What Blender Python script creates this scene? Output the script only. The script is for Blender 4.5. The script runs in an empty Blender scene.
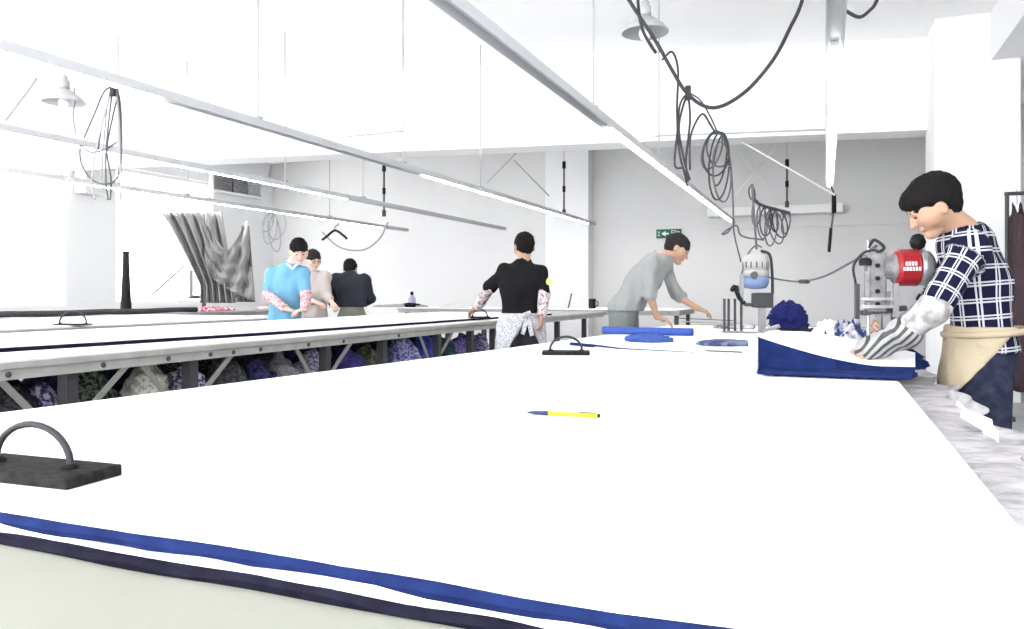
import bpy, bmesh, math, random
import numpy as np
from mathutils import Vector, Matrix
random.seed(7); np.random.seed(7)
S = bpy.context.scene; COL = S.collection
# ---------------------------------------------------------------- camera frame
F = 765.0; CX = 512.0; HY = 293.0; H = 1.17; VX = 825.0
TH = math.atan((VX-CX)/F); SN, CS = math.sin(TH), math.cos(TH)
def U(px, py, Z):                       # photo pixel at a true distance -> world point
    xc = Z*(px-CX)/F; z = H + Z*(HY-py)/F
    return Vector((-SN*Z+CS*xc, CS*Z+SN*xc, z))
def T(px, py, z):                       # photo pixel on a horizontal plane -> world point
    return U(px, py, F*(H-z)/(py-HY))
def UX(px, py, X):                      # photo pixel on the plane x = X
    t = (px-CX)/F; return U(px, py, X/(-SN+CS*t))
def UXp(px, X, z):                      # pixel column, on plane x = X, at height z
    t = (px-CX)/F; Z = X/(-SN+CS*t); return Vector((X, Z*(CS+SN*t), z))
cam = bpy.data.cameras.new('camera'); co = bpy.data.objects.new('camera', cam); COL.objects.link(co)
co.location = (0, 0, H); co.rotation_euler = (math.pi/2, 0, TH)
cam.sensor_width = 36; cam.lens = 36*F/1024; cam.shift_y = -(314.5-HY)/1024; cam.clip_start = .02
S.camera = co
# ---------------------------------------------------------------- materials
MATS = {}
def mat(name, col, rough=.7, metal=0, noise=None, bump=None, emit=None, spec=.3, alpha=None):
    if name in MATS: return MATS[name]
    m = bpy.data.materials.new(name); m.use_nodes = True; nt = m.node_tree; N = nt.nodes; L = nt.links
    b = N['Principled BSDF']; b.inputs['Base Color'].default_value = (*col, 1)
    b.inputs['Roughness'].default_value = rough; b.inputs['Metallic'].default_value = metal
    b.inputs['Specular IOR Level'].default_value = .08 if rough >= .8 else spec
    tc = N.new('ShaderNodeTexCoord')
    if noise:                            # (scale, second colour, low, high)
        n = N.new('ShaderNodeTexNoise'); n.inputs['Scale'].default_value = noise[0]; n.inputs['Detail'].default_value = 4
        L.new(tc.outputs['Object'], n.inputs['Vector'])
        r = N.new('ShaderNodeValToRGB'); r.color_ramp.elements[0].position = noise[2]; r.color_ramp.elements[1].position = noise[3]
        r.color_ramp.elements[0].color = (*col, 1); r.color_ramp.elements[1].color = (*noise[1], 1)
        L.new(n.outputs['Fac'], r.inputs['Fac']); L.new(r.outputs['Color'], b.inputs['Base Color'])
    if bump:
        n2 = N.new('ShaderNodeTexNoise'); n2.inputs['Scale'].default_value = bump[0]; n2.inputs['Detail'].default_value = 3
        L.new(tc.outputs['Object'], n2.inputs['Vector'])
        bp = N.new('ShaderNodeBump'); bp.inputs['Strength'].default_value = bump[1]; bp.inputs['Distance'].default_value = bump[2] if len(bump) > 2 else .01
        L.new(n2.outputs['Fac'], bp.inputs['Height']); L.new(bp.outputs['Normal'], b.inputs['Normal'])
    if emit: b.inputs['Emission Color'].default_value = (*emit[0], 1); b.inputs['Emission Strength'].default_value = emit[1]
    MATS[name] = m; return m
def speckle(name, base, dots, scale=90, thr=.42):
    m = bpy.data.materials.new(name); m.use_nodes = True; nt = m.node_tree; N = nt.nodes; L = nt.links
    b = N['Principled BSDF']; b.inputs['Roughness'].default_value = .85
    tc = N.new('ShaderNodeTexCoord'); v = N.new('ShaderNodeTexVoronoi'); v.inputs['Scale'].default_value = scale
    L.new(tc.outputs['Object'], v.inputs['Vector'])
    r = N.new('ShaderNodeValToRGB'); r.color_ramp.interpolation = 'CONSTANT'
    e = r.color_ramp.elements; e[0].color = (*dots[0], 1); e[0].position = 0; e[1].position = thr; e[1].color = (*base, 1)
    n = N.new('ShaderNodeTexNoise'); n.inputs['Scale'].default_value = scale*.4
    L.new(tc.outputs['Object'], n.inputs['Vector'])
    L.new(v.outputs['Distance'], r.inputs['Fac'])
    mx = N.new('ShaderNodeMix'); mx.data_type = 'RGBA'
    r2 = N.new('ShaderNodeValToRGB'); r2.color_ramp.interpolation = 'CONSTANT'
    r2.color_ramp.elements[0].color = (0, 0, 0, 1); r2.color_ramp.elements[1].position = .56; r2.color_ramp.elements[1].color = (1, 1, 1, 1)
    L.new(n.outputs['Fac'], r2.inputs['Fac']); L.new(r2.outputs['Color'], mx.inputs[0])
    L.new(r.outputs['Color'], mx.inputs[6]); mx.inputs[7].default_value = (*dots[-1], 1)
    L.new(mx.outputs[2], b.inputs['Base Color']); MATS[name] = m; return m
def gridshirt():                        # navy knit with double cream window-pane lines, on the garment's own coordinates
    m = bpy.data.materials.new('checked_knit'); m.use_nodes = True; nt = m.node_tree; N = nt.nodes; L = nt.links
    b = N['Principled BSDF']; b.inputs['Roughness'].default_value = .9; b.inputs['Specular IOR Level'].default_value = .08
    uv = N.new('ShaderNodeUVMap'); uv.uv_map = 'UVMap'; sp = N.new('ShaderNodeSeparateXYZ'); L.new(uv.outputs['UV'], sp.inputs[0])
    def lines(out, period, w):
        a = N.new('ShaderNodeMath'); a.operation = 'DIVIDE'; a.inputs[1].default_value = period; L.new(out, a.inputs[0])
        f = N.new('ShaderNodeMath'); f.operation = 'FRACT'; L.new(a.outputs[0], f.inputs[0])
        r = N.new('ShaderNodeValToRGB'); r.color_ramp.interpolation = 'CONSTANT'; e = r.color_ramp.elements
        e[0].position = 0; e[0].color = (1, 1, 1, 1); e[1].position = w; e[1].color = (0, 0, 0, 1)
        x = e.new(w*1.9); x.color = (1, 1, 1, 1); x = e.new(w*2.8); x.color = (0, 0, 0, 1)
        L.new(f.outputs[0], r.inputs['Fac']); return r.outputs['Color']
    mx = N.new('ShaderNodeMix'); mx.data_type = 'RGBA'; mx.blend_type = 'LIGHTEN'; mx.inputs[0].default_value = 1
    L.new(lines(sp.outputs[0], .050, .11), mx.inputs[6]); L.new(lines(sp.outputs[1], .060, .10), mx.inputs[7])
    m2 = N.new('ShaderNodeMix'); m2.data_type = 'RGBA'; L.new(mx.outputs[2], m2.inputs[0])
    m2.inputs[6].default_value = (.008, .008, .026, 1); m2.inputs[7].default_value = (.42, .42, .45, 1)
    L.new(m2.outputs[2], b.inputs['Base Color']); MATS['checked_knit'] = m; return m
W = (.86, .86, .87)
M_wall = mat('white_paint', (.80, .80, .80), .9, bump=(30, .05))
M_ceil = mat('ceiling_paint', (.94, .94, .94), .95, bump=(12, .05))
M_gwall = mat('grey_white_plaster', (.64, .635, .63), .9, noise=(.6, (.68, .675, .67), .35, .7), bump=(20, .05))
M_floor = mat('polished_concrete', (.30, .30, .31), .45, noise=(2.2, (.40, .40, .41), .3, .7))
M_cloth = mat('white_cloth', (.90, .90, .93), .9, bump=(2.5, .12, .02))
M_blue = mat('blue_cloth', (.008, .016, .072), .85, bump=(40, .3), noise=(25, (.012, .024, .105), .35, .7))
M_navy = mat('navy_cloth', (.008, .0075, .017), .9, noise=(30, (.013, .0125, .026), .4, .7))
M_cream = mat('cream_tabletop', (.30, .305, .26), .8, noise=(3, (.325, .325, .285), .3, .7))
M_paper = mat('crumpled_paper', (.34, .325, .34), .8, noise=(9, (.52, .50, .51), .35, .65), bump=(14, .9, .03))
M_trim = mat('weathered_white_rail', (.28, .28, .265), .6, noise=(8, (.36, .36, .34), .3, .7))
M_leg = mat('grey_steel_leg', (.05, .05, .055), .5, metal=.2)
M_legw = mat('pale_painted_leg', (.21, .21, .19), .6)
M_rail = mat('white_enamel_rail', (.50, .51, .52), .5)
M_rod = mat('thin_grey_rod', (.34, .34, .35), .5)
M_tube = mat('lit_tube', (1, 1, 1), .5, emit=((1, 1, 1), 9))
M_cable = mat('black_rubber_cable', (.025, .025, .028), .6)
M_gcable = mat('grey_cable', (.08, .08, .085), .6)
M_pcable = mat('pale_and_glare_grey', (.26, .26, .27), .6)  # plain pale grey; on the left bundle it stands in for glare
M_black = mat('black_plastic', (.010, .010, .011), .6, spec=.15)
M_iron = mat('dark_cast_iron', (.013, .012, .0125), .85, noise=(60, (.028, .026, .026), .4, .7), bump=(90, .4, .003))
M_shade = mat('grey_enamel', (.36, .36, .36), .5)
M_glass = mat('bulb_glass', (.85, .85, .85), .15)
M_chrome = mat('brushed_steel', (.32, .32, .33), .35, metal=.6)
M_red = mat('red_enamel', (.26, .012, .016), .35)
M_white = mat('white_plastic', (.78, .78, .78), .5)
M_ltblue = mat('pale_blue_enamel', (.13, .19, .33), .4)
M_yellow = mat('yellow_plastic', (.62, .46, .02), .4)
M_skin = mat('skin', (.37, .225, .155), .6, bump=(60, .05, .003))
M_lskin = mat('light_skin', (.55, .36, .29), .6)
M_hair = mat('black_hair', (.009, .008, .008), .85, bump=(120, .8, .006))
M_ghair = mat('greying_hair', (.020, .018, .018), .85, bump=(120, .8, .006))
M_eye = mat('dark_eye', (.02, .015, .015), .2)
M_lip = mat('lips', (.30, .15, .115), .5)
M_green = mat('exit_green', (.012, .11, .065), .5)
M_dcurt = mat('grey_curtain_cloth', (.33, .33, .325), .9, noise=(5, (.42, .42, .41), .3, .7))
M_lblue = mat('light_blue_cloth', (.05, .09, .30), .85, bump=(30, .5))
M_stripe = None
gridshirt()
# ---------------------------------------------------------------- objects
def tag(o, label, cat, group=None, kind=None):
    if label: o['label'] = label
    if cat: o['category'] = cat
    if group: o['group'] = group
    if kind: o['kind'] = kind
    return o
def thing(name, label, cat, loc=(0, 0, 0), group=None):
    o = bpy.data.objects.new(name, None); COL.objects.link(o); o.location = loc; o.empty_display_size = .05
    return tag(o, label, cat, group)
def wp(o):
    v = Vector(o.location)
    while o.parent: o = o.parent; v += Vector(o.location)
    return v
class MB:
    def __init__(s): s.v = []; s.f = []
    def add(s, vs, fs):
        n = len(s.v); s.v += [Vector(v) for v in vs]; s.f += [tuple(i+n for i in f) for f in fs]; return s
    def box(s, a, b):
        x0, y0, z0 = a; x1, y1, z1 = b
        return s.add([(x0, y0, z0), (x1, y0, z0), (x1, y1, z0), (x0, y1, z0), (x0, y0, z1), (x1, y0, z1), (x1, y1, z1), (x0, y1, z1)],
                     [(0, 3, 2, 1), (4, 5, 6, 7), (0, 1, 5, 4), (1, 2, 6, 5), (2, 3, 7, 6), (3, 0, 4, 7)])
    def bar(s, a, b, w, h, up=(0, 0, 1)):        # box running from a to b
        a, b = Vector(a), Vector(b); d = (b-a).normalized(); up = Vector(up)
        if abs(d.dot(up)) > .98: up = Vector((0, 1, 0))
        x = d.cross(up).normalized()*w/2; y = x.cross(d).normalized()*h/2
        return s.add([a-x-y, a+x-y, a+x+y, a-x+y, b-x-y, b+x-y, b+x+y, b-x+y],
                     [(0, 1, 2, 3), (7, 6, 5, 4), (0, 4, 5, 1), (1, 5, 6, 2), (2, 6, 7, 3), (3, 7, 4, 0)])
    def tube(s, pts, r, n=8, r2=None):
        pts = [Vector(p) for p in pts]; m = len(pts); d0 = (pts[1]-pts[0]).normalized()
        ref = Vector((0, 0, 1)) if abs(d0.z) < .9 else Vector((1, 0, 0)); x = d0.cross(ref).normalized(); vs = []; fs = []
        for i, p in enumerate(pts):
            d = (pts[min(i+1, m-1)]-pts[max(i-1, 0)]).normalized(); x = (x-d*x.dot(d)).normalized(); y = d.cross(x)
            rr = r if r2 is None else r+(r2-r)*i/(m-1)
            for k in range(n):
                a = 2*math.pi*k/n; vs.append(p+x*rr*math.cos(a)+y*rr*math.sin(a))
        for i in range(m-1):
            for k in range(n): fs.append((i*n+k, i*n+(k+1) % n, (i+1)*n+(k+1) % n, (i+1)*n+k))
        fs.append(tuple(range(n-1, -1, -1))); fs.append(tuple((m-1)*n+k for k in range(n)))
        return s.add(vs, fs)
    def lathe(s, prof, c=(0, 0, 0), n=24, axis=(0, 0, 1), caps=True):   # prof [(r, h)]
        c = Vector(c); ax = Vector(axis).normalized(); ref = Vector((0, 0, 1)) if abs(ax.z) < .9 else Vector((1, 0, 0))
        x = ax.cross(ref).normalized(); y = ax.cross(x); vs = []; fs = []
        for r, h in prof:
            for k in range(n): a = 2*math.pi*k/n; vs.append(c+ax*h+(x*math.cos(a)+y*math.sin(a))*max(r, 1e-4))
        for i in range(len(prof)-1):
            for k in range(n): fs.append((i*n+k, i*n+(k+1) % n, (i+1)*n+(k+1) % n, (i+1)*n+k))
        if caps: fs.append(tuple(range(n-1, -1, -1))); fs.append(tuple((len(prof)-1)*n+k for k in range(n)))
        return s.add(vs, fs)
    def slab(s, poly, z0, z1):
        n = len(poly); vs = [(p[0], p[1], z0) for p in poly]+[(p[0], p[1], z1) for p in poly]
        return s.add(vs, [tuple(range(n-1, -1, -1)), tuple(range(n, 2*n))]+[(i, (i+1) % n, n+(i+1) % n, n+i) for i in range(n)])
    def build(s, name, m, parent=None, smooth=False, bevel=0, world=True):
        me = bpy.data.meshes.new(name); off = Vector((0, 0, 0))
        if parent is not None and world: off = wp(parent)
        top = parent is None
        if top and s.v:
            lo = Vector([min(v[i] for v in s.v) for i in range(3)]); hi = Vector([max(v[i] for v in s.v) for i in range(3)])
            off = Vector(((lo.x+hi.x)/2, (lo.y+hi.y)/2, lo.z))
        me.from_pydata([tuple(v-off) for v in s.v], [], s.f); bm = bmesh.new(); bm.from_mesh(me)
        bmesh.ops.recalc_face_normals(bm, faces=bm.faces)
        bm.to_mesh(me); bm.free()
        o = bpy.data.objects.new(name, me); COL.objects.link(o); me.materials.append(m)
        if parent is not None: o.parent = parent
        else: o.location = off
        if smooth:
            for p in me.polygons: p.use_smooth = True
        if bevel:
            b = o.modifiers.new('b', 'BEVEL'); b.width = bevel; b.segments = 2; b.limit_method = 'ANGLE'
        return o
def curve(pts, n=10):                                # Catmull-Rom through the points
    P = [Vector(p) for p in pts]; P = [P[0]*2-P[1]]+P+[P[-1]*2-P[-2]]; out = []
    for i in range(1, len(P)-2):
        for k in range(n):
            t = k/n; a, b, c, d = P[i-1:i+3]
            out.append(.5*((2*b)+(c-a)*t+(2*a-5*b+4*c-d)*t*t+(3*b-a-3*c+d)*t*t*t))
    return out+[P[-2]]
def struct(o): o['kind'] = 'structure'; return o
def smoothsheet(o, levels=1):
    for p in o.data.polygons: p.use_smooth = True
    return o
# ---------------------------------------------------------------- implicit surfaces
def nz(P, s, seed=0):
    r = np.random.RandomState(seed); d = 0
    for i in range(6):
        k = r.randn(3)*s*(.7+.25*i); d = d+np.sin(P[..., 0]*k[0]+P[..., 1]*k[1]+P[..., 2]*k[2]+r.rand()*6.28)/(1+.3*i)
    return d/3.5
class SDF:
    def __init__(s): s.pr = []; s.clips = []; s.disp = None
    def cap(s, a, b, r1, r2, k=.02, flat=None, fk=1., sub=False):
        s.pr.append(('c', np.array(a, float), np.array(b, float), r1, r2, k, None if flat is None else np.array(flat, float), fk, sub)); return s
    def ell(s, c, R, M=None, k=.015, sub=False):     # M rows = local axes
        s.pr.append(('e', np.array(c, float), np.array(R, float), None, None, k, np.eye(3) if M is None else np.array(M, float), 1, sub)); return s
    def clip(s, p, n): s.clips.append((np.array(p, float), np.array(n, float))); return s
    def evalprim(s, q, P):
        if q[0] == 'c':
            _, a, b, r1, r2, k, fl, fk, sub = q; ab = b-a; L2 = max(ab@ab, 1e-9); ap = P-a
            t = np.clip((ap@ab)/L2, 0, 1); d = ap-t[..., None]*ab
            if fl is not None: dd = d@fl; d = d+(fk-1)*dd[..., None]*fl
            return np.sqrt((d*d).sum(-1))-(r1+(r2-r1)*t)
        _, c, R, _, _, k, M, _, sub = q; l = (P-c)@M.T; ln = np.sqrt(((l/R)**2).sum(-1)); g = np.sqrt(((l/R**2)**2).sum(-1))+1e-9
        return ln*(ln-1)/g
    def mesh(s, name, res, m, parent=None, uvf=None, smooth=2):
        los = []; his = []
        for q in s.pr:
            if q[0] == 'c': R = max(q[3], q[4]); lo = np.minimum(q[1], q[2])-R; hi = np.maximum(q[1], q[2])+R
            else: R = max(q[2]); lo = q[1]-R; hi = q[1]+R
            los.append(lo); his.append(hi)
        pad = .03
        add = [i for i, q in enumerate(s.pr) if not q[8]]
        lo = np.min([los[i] for i in add], 0)-pad; hi = np.max([his[i] for i in add], 0)+pad
        n = np.ceil((hi-lo)/res).astype(int)+1; D = np.full(n, .5, np.float32)
        ax = [lo[i]+res*np.arange(n[i]) for i in range(3)]
        for q, l, h in zip(s.pr, los, his):
            i0 = np.maximum(((l-pad-lo)/res).astype(int), 0); i1 = np.minimum(((h+pad-lo)/res).astype(int)+2, n)
            if (i1 <= i0).any(): continue
            sl = tuple(slice(i0[j], i1[j]) for j in range(3))
            P = np.stack(np.meshgrid(ax[0][sl[0]], ax[1][sl[1]], ax[2][sl[2]], indexing='ij'), -1)
            d = s.evalprim(q, P); k = q[5]; E = D[sl]
            if q[8]: hh = np.maximum(k-np.abs(E+d), 0)/k; D[sl] = np.maximum(E, -d)+hh*hh*k*.25
            else: hh = np.maximum(k-np.abs(E-d), 0)/k; D[sl] = np.minimum(E, d)-hh*hh*k*.25
        if s.disp or s.clips:
            P = np.stack(np.meshgrid(*ax, indexing='ij'), -1)
            if s.disp: D = D+s.disp(P)
            for p, nn in s.clips: D = np.maximum(D, (P-p)@nn)
        D[0] = D[-1] = .5; D[:, 0] = D[:, -1] = .5; D[:, :, 0] = D[:, :, -1] = .5
        neg = D < 0; cs = np.array(D.shape)-1
        acc = np.zeros((*cs, 3), np.float32); cnt = np.zeros(cs, np.float32)
        for axis in range(3):
            o1, o2 = [i for i in range(3) if i != axis]
            A = np.moveaxis(D, axis, 0)
            a, b = A[:-1], A[1:]; cr = (a < 0) != (b < 0)
            t = np.where(cr, a/np.where(cr, a-b, 1), 0)
            cr = np.moveaxis(cr, 0, axis); t = np.moveaxis(t, 0, axis)
            for u in (0, 1):
                for v in (0, 1):
                    sl = [None]*3; sl[axis] = slice(0, cs[axis]); sl[o1] = slice(u, u+cs[o1]); sl[o2] = slice(v, v+cs[o2]); sl = tuple(sl)
                    c = cr[sl]; cnt += c
                    acc[..., axis] += np.where(c, t[sl], 0); acc[..., o1] += c*u; acc[..., o2] += c*v
        act = cnt > 0; idx = np.full(cs, -1); ids = np.argwhere(act); idx[act] = np.arange(len(ids))
        V = lo+res*(ids+acc[act]/cnt[act][:, None]); faces = []
        for axis in range(3):
            o1, o2 = (axis+1) % 3, (axis+2) % 3
            sl0 = [slice(None)]*3; sl1 = [slice(None)]*3; sl0[axis] = slice(0, -1); sl1[axis] = slice(1, None)
            e = neg[tuple(sl0)] != neg[tuple(sl1)]; inv = neg[tuple(sl0)]
            E = np.argwhere(e); E = E[(E[:, o1] > 0) & (E[:, o2] > 0) & (E[:, o1] < cs[o1]) & (E[:, o2] < cs[o2])]
            fl = inv[tuple(E.T)]; d1 = np.zeros(3, int); d1[o1] = 1; d2 = np.zeros(3, int); d2[o2] = 1
            q = np.stack([idx[tuple((E-d1-d2).T)], idx[tuple((E-d2).T)], idx[tuple(E.T)], idx[tuple((E-d1).T)]], 1)
            q[~fl] = q[~fl][:, ::-1]; faces.append(q)
        Fq = np.concatenate(faces); Fq = Fq[(Fq >= 0).all(1)]
        # light smoothing
        for _ in range(smooth):
            sm = np.zeros_like(V); ct = np.zeros(len(V))
            for i in range(4):
                for j in ((i+1) % 4, (i-1) % 4): np.add.at(sm, Fq[:, i], V[Fq[:, j]]); np.add.at(ct, Fq[:, i], 1)
            V = V*.5+.5*sm/np.maximum(ct, 1)[:, None]
        off = np.array(wp(parent)) if parent is not None else np.array([(V[:, 0].min()+V[:, 0].max())/2, (V[:, 1].min()+V[:, 1].max())/2, V[:, 2].min()])
        me = bpy.data.meshes.new(name); me.from_pydata((V-off).tolist(), [], Fq.tolist()); me.materials.append(m)
        me.polygons.foreach_set('use_smooth', [True]*len(me.polygons))
        if uvf is not None:
            uv = uvf(V); ul = me.uv_layers.new(name='UVMap'); li = np.zeros(len(me.loops), int); me.loops.foreach_get('vertex_index', li)
            ul.data.foreach_set('uv', uv[li].astype(np.float32).ravel())
        o = bpy.data.objects.new(name, me); COL.objects.link(o)
        if parent is not None: o.parent = parent
        else: o.location = off
        return o
class Sc:                              # the same surface with every radius scaled
    def __init__(s, sd, k): s.sd = sd; s.k_ = k
    def cap(s, a, b, r1, r2, *l, **d): s.sd.cap(a, b, r1*s.k_, r2*s.k_, *l, **d); return s
    def ell(s, c, R, *l, **d): s.sd.ell(c, [x*s.k_ for x in R], *l, **d); return s
    def __getattr__(s, n): return getattr(s.sd, n)
# ================================================================ THE ROOM
CZ = 4.2
struct(MB().box((-12.2, -4, -.12), (3.4, 14.8, 0)).build('floor', M_floor))
struct(MB().box((-12.2, -4, CZ), (3.4, 14.8, CZ+.12)).build('ceiling', M_ceil))
struct(MB().box((-12.2, 14.5, 0), (3.4, 14.7, CZ)).build('wall_back', M_gwall))
struct(MB().box((3.2, -4, 0), (3.4, 14.5, CZ)).build('wall_right', M_wall))
wl = MB(); ys = [-4, -2.6, -.4, .6, 2.8, 3.8, 6.0, 7.0, 9.2, 10.2, 12.6, 14.5]
wl.box((-12.2, -4, 0), (-12, 14.5, .95)); wl.box((-12.2, -4, 3.5), (-12, 14.5, CZ))
for i in range(0, len(ys), 2): wl.box((-12.2, ys[i], .95), (-12, ys[i+1], 3.5))
struct(wl.build('wall_left', M_wall))
M_pane = bpy.data.materials.new('window_glass'); M_pane.use_nodes = True
_n = M_pane.node_tree.nodes; _l = M_pane.node_tree.links; _n.remove(_n['Principled BSDF'])
_t = _n.new('ShaderNodeBsdfTransparent'); _g = _n.new('ShaderNodeBsdfGlossy'); _g.inputs['Roughness'].default_value = .05; _x = _n.new('ShaderNodeMixShader')
_x.inputs[0].default_value = .05; _l.new(_t.outputs[0], _x.inputs[1]); _l.new(_g.outputs[0], _x.inputs[2]); _l.new(_x.outputs[0], _n['Material Output'].inputs[0])
for w in range(5):
    y0, y1 = ys[2*w+1], ys[2*w+2]; m = MB()
    for a, b in (((y0, .95), (y1, 1.02)), ((y0, 3.43), (y1, 3.5)), ((y0, 1.02), (y0+.06, 3.43)), ((y1-.06, 1.02), (y1, 3.43))):
        m.box((-12.14, a[0], a[1]), (-12.06, b[0], b[1]))
    fr = struct(m.build('window_%d' % (w+1), M_white))
    MB().box((-12.105, y0+.05, 1.0), (-12.095, y1-.05, 3.45)).build('window_pane', M_pane, fr)
# cross beam, right pillar, right long beam, back pillar
def rbox(p, q, d, z0, z1):
    p = Vector((p[0], p[1], 0)); q = Vector((q[0], q[1], 0)); n = Vector((-(q-p).y, (q-p).x, 0)).normalized()*d
    return MB().slab([p, q, q+n, p+n], z0, z1)
a = U(287, 156, F*1.93/137); b = U(925, 130, F*1.93/163); e = a+(a-b)*.62; e = Vector((-12, a.y+(a.y-b.y)/(a.x-b.x)*(-12-a.x), 0))
b2 = b+(b-a)*.02
struct(rbox(e, b2, .45, 3.10, CZ).build('trim_1', M_ceil))
struct(MB().box((1.12, 9.6, 0), (1.93, 10.4, CZ)).build('trim_2', M_wall))
struct(MB().box((1.66, -4, 3.68), (3.2, 9.6, CZ)).build('trim_3', M_wall))
p1 = U(546, 300, 15.1); p2 = U(586, 300, 14.6)
struct(MB().box((p1.x, 14.2, 0), (p2.x, 14.5, CZ)).build('trim_4', M_wall))
struct(MB().box((-1.9, 14.44, 2.34), (3.2, 14.5, 2.40)).build('trim_5', M_gwall))
struct(MB().box((-12, 14.48, 0), (3.2, 14.5, .12)).build('baseboard_back', M_trim))
# pale boxed duct low on the back wall, right
q1 = UXp; dz = 1.17+83*13.6/F
a = U(703, 209, 13.4); b = U(843, 206, 12.9)
o = MB(); o.box((a.x, 14.15, a.z-.09), (b.x, 14.44, a.z+.06))
for x in (a.x+.2, (a.x+b.x)/2, b.x-.2): o.box((x-.02, 14.13, a.z-.11), (x+.02, 14.44, a.z+.08))
tag(o.build('cable_duct', M_wall, bevel=.01), 'pale boxed horizontal cable duct high on the back wall', 'duct')
# ================================================================ LIGHT RAILS
RZ = 2.45
def rail(X, y0, y1, segs, rods, label, w=.085, z=RZ):
    t = thing('lighting_rail', label, 'light fixture', (X, (y0+y1)/2, z), 'lighting rails over the cutting tables')
    m = MB(); m.box((X-w/2, y0, z), (X+w/2, y1, z+.008)); m.box((X-w/2, y0, z-.05), (X-w/2+.006, y1, z)); m.box((X+w/2-.006, y0, z-.05), (X+w/2, y1, z))
    m.build('channel', M_rail, t)
    for a, b in segs:
        n = max(1, round((b-a)/1.25)); s = (b-a)/n
        for i in range(n):
            f = MB().box((X-.022, a+i*s+.01, z-.03), (X+.022, a+(i+1)*s-.01, z-.002)).build('batten', M_white, t)
            MB().tube([(X, a+i*s+.04, z-.045), (X, a+(i+1)*s-.04, z-.045)], .014, 10).build('fluorescent_tube', M_tube, f, smooth=True)
    for y, zt in rods:
        MB().tube([(X, y, z), (X, y, zt)], .007, 6).build('hanger_rod', M_rod, t)
        MB().box((X-.03, y-.02, z), (X+.03, y+.02, z+.03)).build('clamp', M_rod, t)
    return t
YX = lambda px, X: UXp(px, X, 0).y
R2X, R1X = -1.5, -3.9
rail(R1X, 1.0, YX(594, R1X), [(YX(425, R1X), YX(590, R1X)-.1), (1.2, 3.7)], [(YX(258, R1X), CZ), (YX(403, R1X), CZ), (YX(492, R1X)-.35, CZ), (2.0, CZ)],
     'white lighting rail running from the left edge of the photo above the middle table')
rail(R2X, 1.0, YX(733, R2X), [(YX(610, R2X), YX(733, R2X)-.3)], [(YX(593.5, R2X), CZ), (YX(659, R2X), CZ), (1.3, CZ)],
     'wide white lighting rail running diagonally overhead from the top centre')
rail(.045, 1.5, 9.7, [(4.2, 9.6)], [(2.0, CZ), (6.5, CZ)],
     'white lighting rail seen end on, hanging almost upright at the right of the photo', w=.085)
rail(-5.8, 2.5, YX(505, -5.8), [(3.5, 8.5)], [(YX(285, -5.8), CZ), (YX(371, -5.8)-.2, CZ), (3.2, CZ)],
     'faint white lighting rail between the curtain and the middle rail', w=.06)
rail(-7.75, 3.0, 13.4, [(4, 12.5)], [(YX(118, -7.75), CZ), (YX(187, -7.75), CZ), (10.8, CZ)],
     'faint white lighting rail furthest left, carrying the grey curtain', w=.06)
# small dark hanging tube rods with sockets
for (px, y0, y1, Z, lab) in ((787, 163, 205, 12.6, 'dark socket rod hanging by the wire hooks near the back wall'),
                             (564, 165, 213, 13.2, 'dark socket rod hanging above the end of the long left rail'),
                             (384, 168, 214, 12.4, 'dark socket rod hanging left, above the cable swag')):
    t = thing('hanging_socket', lab, 'socket', U(px, y1, Z))
    a = U(px, y0, Z); b = U(px, y1, Z)
    MB().tube([a, b], .016, 8).build('tube', M_gcable, t)
    MB().tube([a, (a.x, a.y, CZ)], .006, 6).build('wire', M_rod, t)
    MB().tube([a-Vector((0, 0, .06)), a+Vector((0, 0, .06))], .032, 8).build('junction', M_black, t)
    MB().tube([b-Vector((0, 0, .04)), b+Vector((0, 0, .06))], .032, 8).build('socket', M_leg, t)
    MB().tube([(a+b)/2-Vector((0, 0, .05)), (a+b)/2+Vector((0, 0, .05))], .028, 8).build('switch', M_black, t)
# pull cord at the end of the upright rail
t = thing('pull_switch', 'black pull switch hanging from the end of the right-hand rail', 'switch', (.045, 9.66, 1.6))
zt = RZ-.02; Zp = 9.9; A = U(834, 195, Zp); B = U(829, 252, Zp)
MB().tube(curve([(.045, 9.66, RZ), A, U(833, 215, Zp), U(831, 232, Zp), B]), .012, 6).build('cord', M_gcable, t)
MB().tube([U(834, 194, Zp), U(834, 213, Zp)], .028, 8).build('switch_body', M_black, t)
MB().tube([U(831, 228, Zp), B], .02, 8).build('handle', M_black, t)
# cross bars and braces of thin rod
def bars(lab, segs, r=.01, m=M_rod):
    o = MB()
    for a, b in segs: o.tube([a, b], r, 6)
    return tag(o.build('brace_rod', m), lab, 'rod')
a, b = UX(333, 137, R1X), U(403, 131, UXp(403, R1X, 0).y*1.12)
zz = 1.17+158*8.2/F
bars('thin grey cross bar joined to the hanger of the left rail', [(U(345, 137, 7.6), U(403, 131, 7.6))], .008)
bars('crossed diagonal brace rods above the man in black, behind the beam', [(U(487, 183, 11.5), U(524, 145, 11.2)), (U(514, 160, 11.3), (U(549, 196, 11.6)))])
bars('long white diagonal brace from pull switch up to the beam', [(U(835, 195, 9.75), U(728, 134, 9.75))], .012, M_wall)
bars('faint crossed braces beside the wire coils by the back wall', [(U(738, 150, 13.6), U(765, 185, 13.6)), (U(775, 148, 13.6), U(735, 195, 13.6))], .01, M_wall)
bars('thin white horizontal bar under the big looping cable', [(U(655, 136, 9.2), U(838, 129, 9.2))], .012, M_rail)
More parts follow.
